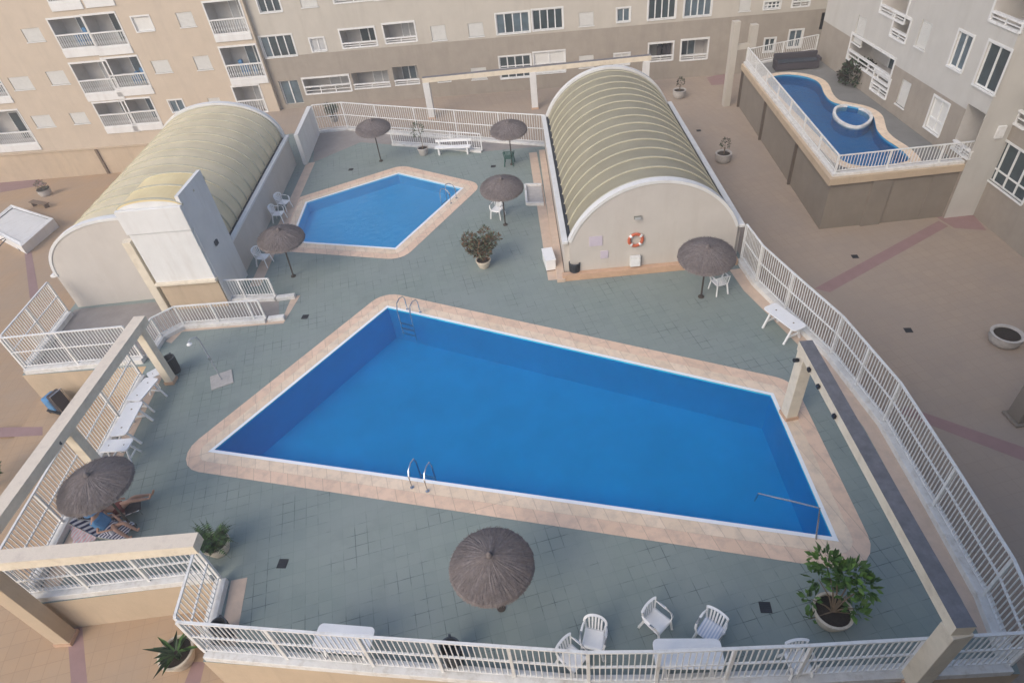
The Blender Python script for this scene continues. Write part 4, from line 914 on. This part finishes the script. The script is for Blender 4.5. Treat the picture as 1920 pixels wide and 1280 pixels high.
# ------------------------------------------------------------------ chairs
def strip_curve(mb, pts, w, t, up=Vector((0, 0, 1)), mi=0):
    pts = [Vector(p) for p in pts]; n = len(pts); o = len(mb.v)
    for i, p in enumerate(pts):
        d = (pts[min(i+1, n-1)]-pts[max(i-1, 0)]).normalized(); sd = d.cross(up)
        if sd.length < 1e-3: sd = Vector((1, 0, 0))
        sd.normalize(); nn = sd.cross(d).normalized()
        for a, b_ in ((-1, -1), (1, -1), (1, 1), (-1, 1)): mb.v.append(tuple(p+sd*w/2*a+nn*t/2*b_))
    for i in range(n-1):
        for j in range(4): mb.f.append([o+i*4+j, o+i*4+(j+1) % 4, o+(i+1)*4+(j+1) % 4, o+(i+1)*4+j]); mb.m.append(mi)
    mb.f.append([o+3, o+2, o+1, o]); mb.m.append(mi); k = o+(n-1)*4; mb.f.append([k, k+1, k+2, k+3]); mb.m.append(mi)
def make_chair(m='plastic', name='plastic_chair', square=False, seatm=None):
    e = empty(name, (0, 0, 0))
    s_ = MB(); n = 10; vs = []
    for i in range(n+1):
        y = -.23+.46*i/n
        for j in range(n+1):
            x = (-.5+j/n)*(.47-.04*(i/n)); z = .43-.018*(1-(2*j/n-1)**2)-.01*math.sin(PI*i/n)-(.02 if i == 0 else 0); vs.append((x, y, z))
    fs = [[i*(n+1)+j, i*(n+1)+j+1, (i+1)*(n+1)+j+1, (i+1)*(n+1)+j] for i in range(n) for j in range(n)]
    s_.add(vs, fs); o = s_.build('seat', seatm or m, e, smooth=True); so = o.modifiers.new('s', 'SOLIDIFY'); so.thickness = .022
    for sx in (-1, 1):
        mb = MB(); mb.bar((sx*.21, -.21, .42), (sx*.255, -.25, 0), .045, .05); mb.build('leg', m, e, bevel=.006)
        mb = MB(); mb.bar((sx*.19, .21, .42), (sx*.235, .31, 0), .045, .05); mb.build('leg', m, e, bevel=.006)
    for sx in (-1, 1):
        mb = MB(); strip_curve(mb, [(sx*.225, -.21, .43), (sx*.255, -.22, .56), (sx*.268, -.17, .645), (sx*.272, 0, .66), (sx*.262, .14, .67), (sx*.235, .24, .69)], .05, .022, up=Vector((0, 0, 1)) if 0 else Vector((0, 1, .3))); mb.build('armrest', m, e, smooth=True)
    mb = MB(); pts = []
    for i in range(13):
        t = -1+2*i/12
        if square: pts.append((t*.235, .25+.09*(1-t*t)*.4, .84-.02*abs(t)**6))
        else: a = t*PI*.5; pts.append((math.sin(a)*.245, .22+.12*math.cos(a)*.9, .70+.15*math.cos(a)**.6 if math.cos(a) > 0 else .70))
    strip_curve(mb, pts, .055, .022, up=Vector((0, -.3, 1)))
    for k in range(5):
        x = (-.5+(k+.5)/5)*.36; i = int(round((x/.245+1)/2*12)); tp_ = Vector(pts[min(12, max(0, i))]); mb.bar((x*.9, .225, .42), (x, tp_.y, tp_.z), .038, .012)
    for sx in (-1, 1): mb.bar((sx*.2, .22, .42), (pts[0][0]*(-sx) if 0 else sx*.24, .25, .73 if not square else .84), .03, .035)
    mb.build('backrest', m, e, smooth=False)
    return e
ch = make_chair(); chq = make_chair(square=True)
chs = make_chair('plastic', 'strap_chair', True, 'chairstripe')
cg = make_chair('greenplastic', 'plastic_chair')
def face(o, px, py, rz, z=0): p = at(px, py, .44); o.location = (p.x, p.y, 0); o.rotation_euler = (0, 0, rz)
# local front of chair is -y
CH = [(ch, 1349, 527, R(-170), 'white plastic chair facing away under the edge of the parasol by the right vault'),
      (ch, 1113, 1196, R(-20), 'round-backed white plastic chair second from the left among the four near chairs'),
      (chq, 1232, 1163, R(38), 'square-backed white chair alone between the round-backed chair and the strap chair'),
      (chq, 1073, 1232, R(40), 'white chair partly hidden by the near fence, leftmost of the four near chairs'),
      (ch, 932, 391, R(-30), 'white plastic chair under the parasol right of the small pool'),
      (ch, 531, 378, R(65), 'white plastic chair nearest the small pool in the pair by the left vault wall'),
      (ch, 521, 399, R(80), 'white plastic chair behind the other one in the pair by the left vault wall'),
      (ch, 492, 480, R(70), 'white plastic chair below the parasol beside the left vault wall'),
      (chq, 1497, 1240, R(0), 'white chair pushed against the near fence right of the white table')]
used = set()
for src, px, py, rz, lb in CH:
    o = src if src not in used else copy_tree(src); used.add(src)
    face(o, px, py, rz); tag(o, lb, 'chair', 'white plastic chairs on the pool deck')
face(chs, 1332, 1180, R(-45)); tag(chs, 'white and pale blue strapped garden chair just behind the near white table', 'chair')
face(cg, 954, 293, R(170)); tag(cg, 'dark green plastic chair under the parasol at the far railing', 'chair')
# ------------------------------------------------------------------ tables
def make_table(L_, W_, trestle=True, holes=True, h=.72):
    e = empty('garden_table', (0, 0, 0)); poly = []
    r = .12
    for cx, cy, a0 in ((L_/2-r, W_/2-r, 0), (-L_/2+r, W_/2-r, 90), (-L_/2+r, -W_/2+r, 180), (L_/2-r, -W_/2+r, 270)):
        for k in range(5): a = R(a0+90*k/4); poly.append((cx+r*math.cos(a), cy+r*math.sin(a)))
    MB().prism(poly, h-.045, h).build('tabletop', 'plastic', e, bevel=.01)
    for s_ in (-1, 1):
        x = s_*L_*.34
        mb = MB(); mb.bar((x, -W_*.12, h-.05), (x, -W_*.5-.06, 0), .06, .06); mb.build('leg', 'plastic', e)
        mb = MB(); mb.bar((x, W_*.12, h-.05), (x, W_*.5+.06, 0), .06, .06); mb.build('leg', 'plastic', e)
        mb = MB(); mb.box(x-.025, -W_*.42, .24, x+.025, W_*.42, .29); mb.build('brace', 'plastic', e)
        if holes: mb = MB(); mb.lathe([(.028, h+.002), (.03, h+.004)], 12, (x*.8, 0, 0)); mb.build('hole_plug', 'brownwood', e)
    return e
tb = make_table(1.45, .55); tb2 = make_table(1.35, .62, holes=False)
def line_place(o, a, b_, z, lb, grp='white plastic garden tables'):
    p = at(*a, z); q = at(*b_, z); m_ = (p+q)/2; o.location = (m_.x, m_.y, 0); o.rotation_euler = (0, 0, math.atan2(q.y-p.y, q.x-p.x)); tag(o, lb, 'table', grp)
line_place(tb, (1447, 575), (1497, 612), .72, 'white trestle table with two parasol holes against the right fence, behind the pergola column')
t2 = copy_tree(tb); line_place(t2, (222, 812), (252, 757), .72, 'middle white trestle table in the row along the left fence')
t3 = copy_tree(tb); line_place(t3, (256, 742), (278, 716), .72, 'farthest white trestle table in the row along the left fence'); t3.scale = (.75, 1, 1)
t4 = copy_tree(tb); line_place(t4, (200, 835), (236, 833), .72, 'nearest white trestle table in the row, just behind the sunbathers\' parasol'); t4.scale = (.62, .9, 1)
line_place(tb2, (590, 1192), (698, 1201), .72, 'white rectangular table against the near fence, left of the near parasol')
t5 = copy_tree(tb2); line_place(t5, (1230, 1224), (1352, 1224), .72, 'white rectangular table against the near fence beside the strapped chair'); t5.scale = (1.05, 1, 1)
t6 = copy_tree(tb); line_place(t6, (287, 700), (306, 690), .5, 'small white low table next to the litter bin by the left column'); t6.scale = (.5, .8, .7)
# white bench at the far end
e = empty('garden_bench', at(858, 288), R(-12)); tag(e, 'white bench at the far end of the deck beside the small tree pot', 'bench')
MB().box(-1.2, -.2, .38, .8, .15, .44).build('seat', 'plastic', e, bevel=.01)
for x in (-1.0, .6): MB().box(x-.04, -.17, 0, x+.04, .17, .38).build('leg', 'plastic', e)
MB().box(-1.2, .2, .6, .8, .24, .74).build('backrest', 'plastic', e, bevel=.01)
for x in (-1.0, .6): MB().box(x-.03, .15, .44, x+.03, .2, .74).build('backrest_post', 'plastic', e)
# ------------------------------------------------------------------ bins, shower, ladders, drains
def make_bin():
    e = empty('litter_bin', (0, 0, 0)); MB().lathe([(.17, .08), (.19, .1), (.21, .62), (.225, .64), (.225, .68), (.19, .68), (.18, .3), (.01, .28)], 24, close=False).build('body', 'bin', e, smooth=True)
    mb = MB(); 
    for k in range(20): a = 2*PI*k/20; mb.bar((.178*math.cos(a)+.012*math.cos(a), .19*math.sin(a), .1), (.222*math.cos(a), .222*math.sin(a), .62), .012)
    mb.build('slats', 'black', e); MB().bar((0, .24, 0), (0, .24, .7), .05).build('post', 'bin', e); MB().lathe([(.18, 0), (.18, .08)], 16).build('base', 'bin', e)
    return e
b0 = make_bin()
for i, (px, py, sc_, lb) in enumerate(((1078, 518, 1.0, 'dark slatted litter bin at the left foot of the vault gable'), (330, 696, 1.0, 'dark slatted litter bin beside the left pergola column'), (427, 1192, .9, 'dark slatted litter bin tucked inside the near left fence corner'), (0, 0, 1.1, 'black litter bin behind the near fence below the lone parasol'))):
    o = b0 if i == 0 else copy_tree(b0); p = at(px, py) if px else at(843, 1214, .74); o.location = (p.x, p.y, 0); o.scale = (sc_,)*3; tag(o, lb, 'litter bin', 'dark litter bins on the deck')
e = empty('pool_shower', at(416, 712), R(20)); tag(e, 'slim steel pool shower standing on a square concrete plate left of the large pool', 'shower')
MB().box(-.38, -.38, 0, .38, .38, .03).build('base_plate', 'potg', e, bevel=.01); MB().tube([(0, 0, .03), (0, 0, 1.9), (-.05, -.03, 2.05), (-.2, -.1, 2.1), (-.3, -.14, 2.02)], .024, 8).build('pipe', 'greymetal', e, smooth=True)
MB().lathe([(.03, 1.99), (.09, 1.95), (.09, 1.93)], 14, (-.3, -.14, 0)).build('shower_head', 'plastic', e); MB().box(-.05, -.06, 1.0, .05, 0, 1.12).build('valve', 'steel', e)
def ladder(pa, pb, edge_in, label, hh=.75):
    """pa, pb pixels of the two rail feet on the coping; edge_in: 2D vector into the water"""
    A_, B_ = at(*pa), at(*pb); e = empty('pool_ladder', (A_.x, A_.y, 0)); tag(e, label, 'ladder', 'steel pool ladders'); iv = Vector((edge_in[0], edge_in[1], 0)).normalized()
    for P_ in (A_, B_):
        o = P_-A_; o.z = 0; pts = [o, o+Vector((0, 0, hh*.7)), o+iv*.1+Vector((0, 0, hh*.93)), o+iv*.3+Vector((0, 0, hh)), o+iv*.5+Vector((0, 0, hh*.9)), o+iv*.58+Vector((0, 0, hh*.6)), o+iv*.6+Vector((0, 0, -.9))]
        MB().tube(pts, .024, 8).build('handrail', 'steel', e, smooth=True)
        MB().lathe([(.06, .012), (.055, .035), (.03, .04)], 12, (o.x, o.y, 0)).build('foot_flange', 'steel', e)
    w = B_-A_; w.z = 0
    for z in (-.2, -.45, -.7): MB().frame(w/2+iv*.6+Vector((0, 0, z)), w.normalized(), iv, Vector((0, 0, 1)), w.length/2, .04, .012).build('step', 'steel', e)
def nrm(poly, i):
    a, b_ = Vector(poly[i]), Vector(poly[(i+1) % len(poly)]); d = (b_-a).normalized(); c = sum((Vector(p) for p in poly), Vector((0, 0)))/len(poly); n = Vector((-d.y, d.x)); return n if n.dot(c-a) > 0 else -n
ladder((773, 914), (802, 921), nrm(BIG, 2), 'steel pool ladder on the near side of the large pool')
ladder((764, 580), (788, 586), nrm(BIG, 0), 'steel pool ladder at the far left corner of the large pool')
ladder((856, 372), (846, 382), nrm(SML, 2), 'steel pool ladder at the right corner of the small pool')
e = empty('grab_rail', at(1530, 1012)); tag(e, 'bent steel entry rail at the near right corner of the large pool', 'handrail')
q = [at(1530, 1010, 0), at(1537, 952, .75), at(1480, 938, .7), at(1422, 925, .1), at(1415, 938, -.5)]; L0 = e.location
MB().tube([v-L0 for v in q], .024, 8).build('rail', 'steel', e, smooth=True)
def drain(px, py, z, lb):
    p = at(px, py, z); e = empty('floor_drain', (p.x, p.y, z), R(-9)); tag(e, lb, 'drain')
    MB().box(-.13, -.13, .001, .13, .13, .008).build('frame', 'black', e)
    g_ = MB()
    for k in range(5): g_.box(-.11, -.1+k*.045, .0085, .11, -.08+k*.045, .014)
    g_.build('grate', 'gutter', e)
for px, py, z, lb in ((530, 1056, 0, 'black square floor drain left of the near parasol'), (1435, 1138, 0, 'black square floor drain left of the big potted shrub'), (572, 594, 0, 'small floor drain between the ramp and the large pool'), (925, 312, 0, 'small floor drain below the green chair'), (658, 318, 0, 'small floor drain behind the small pool'),
    (1703, 619, ZP, 'black floor drain on the lower plaza beyond the right fence, left of the wide planter'), (1603, 481, ZP, 'black floor drain on the lower plaza near the mauve paving band'), (1310, 245, ZP, 'small floor drain on the lower plaza right of the vault')): drain(px, py, z, lb)
# white box and low tub by the right vault
e = empty('storage_box', at(1030, 497), R(3)); tag(e, 'white storage box against the left side of the right vault', 'box'); MB().box(-.2, -.45, .05, .2, .45, .5).build('body', 'plastic', e, bevel=.02); MB().box(-.22, -.47, .5, .22, .47, .55).build('lid', 'plastic', e, bevel=.015)
for s_ in (-1, 1): MB().box(-.18, s_*.4-.03, 0, .18, s_*.4+.03, .05).build('foot', 'brownwood', e)
a = at(988, 385); b_ = at(1020, 385); c = at(985, 350)
mb = MB(); 
for (p_, q_) in ((a, b_), (a, c)): mb.bar((p_.x, p_.y, .08), (q_.x, q_.y, .08), .1, .16)
mb.bar((c.x, c.y, .08), (b_.x+(c.x-a.x), b_.y+(c.y-a.y), .08), .1, .16)
o = mb.build('foot_bath', 'kerbwhite', bevel=.01); tag(o, 'low white kerbed foot bath beside the right vault, opposite the small pool', 'foot bath')
w = MB().add([(a.x, a.y, .05), (b_.x, b_.y, .05), (b_.x+(c.x-a.x), b_.y+(c.y-a.y), .05), (c.x, c.y, .05)], [(0, 1, 2, 3)]); w.build('tray', 'potg', o)
# ------------------------------------------------------------------ left plaza things
e = empty('skylight', ats(60, 462), 0); tag(e, 'low white box skylight with a sloping lid on the far left plaza', 'skylight')
P_ = [ats(*q, .55) for q in ((-30, 425), (22, 386), (102, 412), (40, 462))]; L0 = Vector(e.location)
vs = [(v.x-L0.x, v.y-L0.y, v.z-L0.z-.75) for v in P_]+[(v.x-L0.x, v.y-L0.y, v.z-L0.z+.1*(i in (1, 2))) for i, v in enumerate(P_)]
mb = MB(); mb.add(vs, [(0, 1, 5, 4), (1, 2, 6, 5), (2, 3, 7, 6), (3, 0, 4, 7)]); mb.build('curb', 'whiterender', e)
mb = MB(); cen = sum((v for v in P_), Vector())/4-L0
up_ = [Vector(v) for v in vs[4:]]; ins = [v+(Vector((cen.x, cen.y, v.z))-v)*.14 for v in up_]
mb.add([*up_, *ins], [(0, 1, 5, 4), (1, 2, 6, 5), (2, 3, 7, 6), (3, 0, 4, 7)]); mb.f = [f if 1 else f for f in mb.f]; mb.build('rim', 'white', e)
MB().add([v-Vector((0, 0, .05)) for v in ins], [(0, 1, 2, 3)]).build('lid', 'whiterender', e)
e = empty('metal_stand', ats(28, 470)); tag(e, 'thin dark folding metal stand in front of the white skylight', 'stand')
q = [ats(-5, 452, .5), ats(15, 444, .5), ats(38, 470, .02), ats(17, 478, .02), ats(-8, 470, .3)]; L0 = Vector(e.location); MB().tube([v-L0 for v in q[:3]], .03, 6).build('frame', 'bin', e); MB().tube([q[1]-L0, q[4]-L0], .03, 6).build('brace', 'bin', e)
e = empty('garden_bench', ats(78, 388), R(-28)); tag(e, 'low brown wooden bench on the far left plaza above the skylight', 'bench'); MB().box(-.9, -.2, .32, .9, .2, .38).build('seat', 'brownwood', e, bevel=.01)
for x in (-.7, .7): MB().box(x-.04, -.16, 0, x+.04, .16, .32).build('leg', 'brownwood', e)
e = empty('bag_trolley', at(118, 768, ZP), R(-25)); tag(e, 'dark trolley loaded with a blue bag against the retaining wall left of the pergola', 'trolley')
MB().box(-.42, -.3, .1, .42, .3, .16).build('platform', 'black', e); MB().box(-.36, -.26, .17, .1, .26, .75).build('blue_bag', 'bluecloth', e, bevel=.08); MB().box(.12, -.24, .17, .4, .24, 1.0).build('black_bag', 'sofa', e, bevel=.07)
for sx in (-1, 1):
    for sy in (-1, 1): MB().tube([(sx*.34, sy*.26-.02, .06), (sx*.34, sy*.26+.02, .06)], .06, 10).build('wheel', 'black', e)
MB().tube([(.44, -.24, .14), (.44, -.24, 1.05), (.44, .24, 1.05), (.44, .24, .14)], .018, 6).build('handle', 'steel', e)
# ------------------------------------------------------------------ people
def skin_body(name, parent, joints, edges, m):
    me = bpy.data.meshes.new(name); me.from_pydata([j[0] for j in joints], edges, []); o = bpy.data.objects.new(name, me); COL.objects.link(o); me.materials.append(MT[m])
    if parent: o.parent = parent
    sk = o.modifiers.new('skin', 'SKIN'); sk.use_smooth_shade = True
    for i, j in enumerate(joints):
        r = j[1]; me.skin_vertices[0].data[i].radius = (r, r) if not isinstance(r, tuple) else r
    me.skin_vertices[0].data[0].use_root = True
    sb = o.modifiers.new('sub', 'SUBSURF'); sb.levels = 1; sb.render_levels = 2
    return o
def person(root, pelvis, chest, head, knees, feet, elbows, hands, facing):
    """root-space joint positions"""
    J = []; E = []
    def add(p, r, par=None):
        J.append((tuple(p), r)); i = len(J)-1
        if par is not None: E.append((par, i))
        return i
    pv = Vector(pelvis); c = Vector(chest); hd = Vector(head); side = Vector(facing).cross(Vector((0, 0, 1))).normalized(); f_ = Vector(facing).normalized()
    a = add(pv, (.15, .11)); b1 = add(pv.lerp(c, .5), (.125, .10), a); b2 = add(c, (.15, .105), b1); nk = add(c.lerp(hd, .45), .055, b2)
    h1 = add(c.lerp(hd, .72), .075, nk); h2 = add(hd, .095, h1); h3 = add(hd+(hd-c).normalized()*.1, .06, h2)
    add(hd+f_*.095-(hd-c).normalized()*.01, .02, h2)
    for s_, kn, ft in ((-1, knees[0], feet[0]), (1, knees[1], feet[1])):
        hp = add(pv+side*s_*.1, .095, a); m1 = add((pv+side*s_*.1).lerp(Vector(kn), .5), .075, hp); k_ = add(kn, .055, m1); m2 = add(Vector(kn).lerp(Vector(ft), .35), .055, k_); an = add(ft, .033, m2)
        toe = Vector(ft)+(f_*.5+Vector((0, 0, .6))).normalized()*.19; add(toe, .03, an)
    for s_, el, hn in ((-1, elbows[0], hands[0]), (1, elbows[1], hands[1])):
        shd = add(c+side*s_*.17+(hd-c).normalized()*.03, .055, b2); e_ = add(el, .036, shd); w_ = add(hn, .024, e_)
        d = (Vector(hn)-Vector(el)).normalized(); t = d.cross(side).normalized(); pm = add(Vector(hn)+d*.07, (.032, .018), w_)
        for q in range(4):
            b_ = Vector(hn)+d*.085+side*(q-1.5)*.019; i1 = add(b_, .009, pm); i2 = add(b_+d*(.045-.004*abs(q-1.5))+t*.01, .008, i1); add(b_+d*.075+t*.025, .007, i2)
        th_ = add(Vector(hn)+d*.03-side*s_*.035, .01, w_); add(Vector(hn)+d*.075-side*s_*.05, .009, th_)
    o = skin_body('body', root, J, E, 'skin')
    return o
def lounger(root, L_=1.8, back=1.0, m='greenplastic', cloth='towel', ang=55):
    pass
# person 1: reclining on a low folding chair, legs stretched to the right
p = at(222, 952, .33); q = at(272, 932, .33)
dirv = math.atan2(q.y-p.y, q.x-p.x)
r1 = empty('person', (p.x, p.y, 0), dirv); tag(r1, 'tanned person in dark red swimwear lying back with legs stretched out', 'person')
person(r1, (0, 0, .33), (-.36, 0, .60), (-.60, 0, .86), [(.42, -.12, .52), (.45, .1, .42)], [(.86, -.14, .36), (.88, .12, .22)], [(-.22, -.32, .40), (-.25, .32, .40)], [(.03, -.30, .36), (.02, .30, .36)], (1, 0, .25))
mb = MB(); mb.lathe([(.001, .13), (.06, .115), (.1, .06), (.112, 0), (.105, -.07)], 16, (-.63, 0, .88), close=False); mb.build('hair', 'hair', r1, smooth=True)
MB().frame((0, 0, .335), Vector((1, 0, 0)), Vector((0, 1, 0)), Vector((0, 0, 1)), .15, .185, .12, t=.9).build('swimwear', 'red', r1, bevel=.06)
d_ = Vector((-.36, 0, .27)).normalized(); MB().frame((-.33, 0, .585), d_.cross(Vector((0, 1, 0))), Vector((0, 1, 0)), d_, .115, .17, .06).build('bikini_top', 'red', r1, bevel=.05)
def camp_chair(root_xy, rz, label, cloth):
    e = empty('folding_lounger', (root_xy[0], root_xy[1], 0), rz); tag(e, label, 'lounger')
    MB().box(-.25, -.27, .20, .55, .27, .235).build('seat', cloth, e, bevel=.01)
    mb = MB(); mb.add([(-.25, -.27, .22), (-.25, .27, .22), (-.82, .27, .78), (-.82, -.27, .78), (-.28, -.27, .2), (-.28, .27, .2), (-.85, .27, .76), (-.85, -.27, .76)], [(0, 1, 2, 3), (7, 6, 5, 4), (0, 3, 7, 4), (1, 5, 6, 2), (2, 6, 7, 3)]); mb.build('backrest', cloth, e)
    for s_ in (-1, 1):
        MB().tube([(.5, s_*.28, 0), (.5, s_*.28, .22), (-.25, s_*.28, .22), (-.84, s_*.28, .78)], .016, 6).build('side_frame', 'steel', e); MB().tube([(-.3, s_*.28, 0), (-.3, s_*.28, .22)], .016, 6).build('leg', 'steel', e)
    return e
camp_chair((p.x, p.y), dirv, 'dark folding lounger under the sunbather with outstretched legs', 'sofa')
# person 2: seated nearer, blue top, tanned legs to the right
p = at(206, 988, .32); q = at(262, 996, .32); dv = math.atan2(q.y-p.y, q.x-p.x)
r2 = empty('person', (p.x, p.y, 0), dv); tag(r2, 'tanned person in blue top and sun hat sitting on a striped towel', 'person')
person(r2, (0, 0, .32), (-.22, 0, .72), (-.2, .02, 1.02), [(.40, -.14, .50), (.42, .12, .46)], [(.62, -.12, .08), (.68, .14, .08)], [(-.05, -.30, .5), (-.05, .30, .5)], [(.2, -.2, .52), (.2, .2, .5)], (1, 0, 0))
mb = MB(); mb.lathe([(.001, .14), (.07, .13), (.108, .07), (.115, 0), (.2, -.03), (.205, -.045), (.11, -.02)], 20, (-.2, .02, 1.06), close=False); mb.build('hat', 'bluecloth', r2, smooth=True)
d_ = Vector((-.22, 0, .40)).normalized(); MB().frame((-.14, 0, .57), d_.cross(Vector((0, 1, 0))), Vector((0, 1, 0)), d_, .135, .19, .2, t=1.06).build('top', 'bluecloth', r2, bevel=.07)
MB().frame((.01, 0, .33), Vector((1, 0, 0)), Vector((0, 1, 0)), Vector((0, 0, 1)), .17, .185, .125, t=.9).build('shorts', 'towel', r2, bevel=.06)
camp_chair((p.x, p.y), dv, 'folding lounger with a navy and white striped towel under the person in blue', 'towel')
def crumpled(name, px, py, w, l, m, label, rz, seedv, z=.02):
    rnd = random.Random(seedv); p_ = at(px, py, z); mb = MB(); n = 14; vs = []
    for i in range(n+1):
        for j in range(n+1): vs.append((w*(i/n-.5)+.02*math.sin(j*1.3), l*(j/n-.5)+.02*math.sin(i*1.7), z+.035*abs(math.sin(i*.9+seedv)*math.cos(j*.7))+rnd.uniform(0, .012)))
    mb.add(vs, [[i*(n+1)+j, (i+1)*(n+1)+j, (i+1)*(n+1)+j+1, i*(n+1)+j+1] for i in range(n) for j in range(n)]); o = mb.build(name, m, smooth=True); o.location = (p_.x, p_.y, 0); o.rotation_euler = (0, 0, rz); tag(o, label, 'towel')
crumpled('beach_towel', 160, 996, .7, 1.0, 'pinktowel', 'crumpled pink striped beach towel left of the person in blue', R(30), 3)
crumpled('beach_towel', 193, 972, .7, .8, 'towel', 'navy and white striped beach towel between the two sunbathers', R(-20), 5)
e = empty('beach_bag', at(222, 968, 0)); tag(e, 'round blue beach bag beside the striped towel', 'bag'); MB().lathe([(.12, 0), (.2, .06), (.22, .2), (.19, .32), (.15, .34)], 18).build('body', 'bluecloth', e, smooth=True); MB().tube([(-.12, 0, .33), (-.08, 0, .48), (.08, 0, .48), (.12, 0, .33)], .014, 6).build('handle', 'plastic', e)
# ------------------------------------------------------------------ unseen tower added behind the camera to shade the right side
tb_ = empty('shading_tower', (-7, -1.6, ZP)); tag(tb_, 'unseen cream tower added behind the viewer to block light from the right of the courtyard', 'building')
MB().box(4, -14, 0, 48, 0, 20).build('wall', 'cream', tb_)
for fl_ in range(6):
    for k in range(11): MB().box(5.5+k*3.9, .0, 1+fl_*2.9, 7.3+k*3.9, .03, 2.4+fl_*2.9).build('window', 'glass', tb_)
hz = MB().box(-125, -125, -9, 125, 125, 20.5); ho = hz.build('haze', 'white'); ho['kind'] = 'stuff'
hm = bpy.data.materials.new('haze_air'); hm.use_nodes = True; hn = hm.node_tree
for n_ in list(hn.nodes):
    if n_.type != 'OUTPUT_MATERIAL': hn.nodes.remove(n_)
pv = hn.nodes.new('ShaderNodeVolumePrincipled'); pv.inputs['Color'].default_value = (.95, .93, .90, 1); pv.inputs['Density'].default_value = .0026
hn.links.new(pv.outputs[0], [n_ for n_ in hn.nodes if n_.type == 'OUTPUT_MATERIAL'][0].inputs['Volume']); ho.data.materials[0] = hm
# ------------------------------------------------------------------ light
W = bpy.data.worlds.new('World'); S.world = W; W.use_nodes = True
nt = W.node_tree; bg = nt.nodes['Background']; sky = nt.nodes.new('ShaderNodeTexSky'); sky.sky_type = 'NISHITA'; sky.sun_disc = False
SUN_EL, SUN_AZ = R(38), R(-138)     # azimuth measured from +y towards +x
sky.sun_elevation = SUN_EL; sky.sun_rotation = SUN_AZ; sky.dust_density = 3.0; sky.air_density = 1.0; sky.ozone_density = 1.0
nt.links.new(sky.outputs['Color'], bg.inputs['Color']); bg.inputs['Strength'].default_value = .15
sl = bpy.data.lights.new('sun', 'SUN'); sl.energy = .5; sl.angle = R(32); sl.color = (1.0, .88, .70)
so = bpy.data.objects.new('sun', sl); COL.objects.link(so)
dv_ = Vector((math.sin(SUN_AZ)*math.cos(SUN_EL), math.cos(SUN_AZ)*math.cos(SUN_EL), math.sin(SUN_EL)))
so.rotation_euler = dv_.to_track_quat('Z', 'Y').to_euler(); so.location = (-20, 0, 30)
S.view_settings.view_transform = 'Standard'; S.view_settings.look = 'None'; S.view_settings.exposure = .72; S.view_settings.gamma = 1
S.cycles.max_bounces = 8; S.cycles.transparent_max_bounces = 12
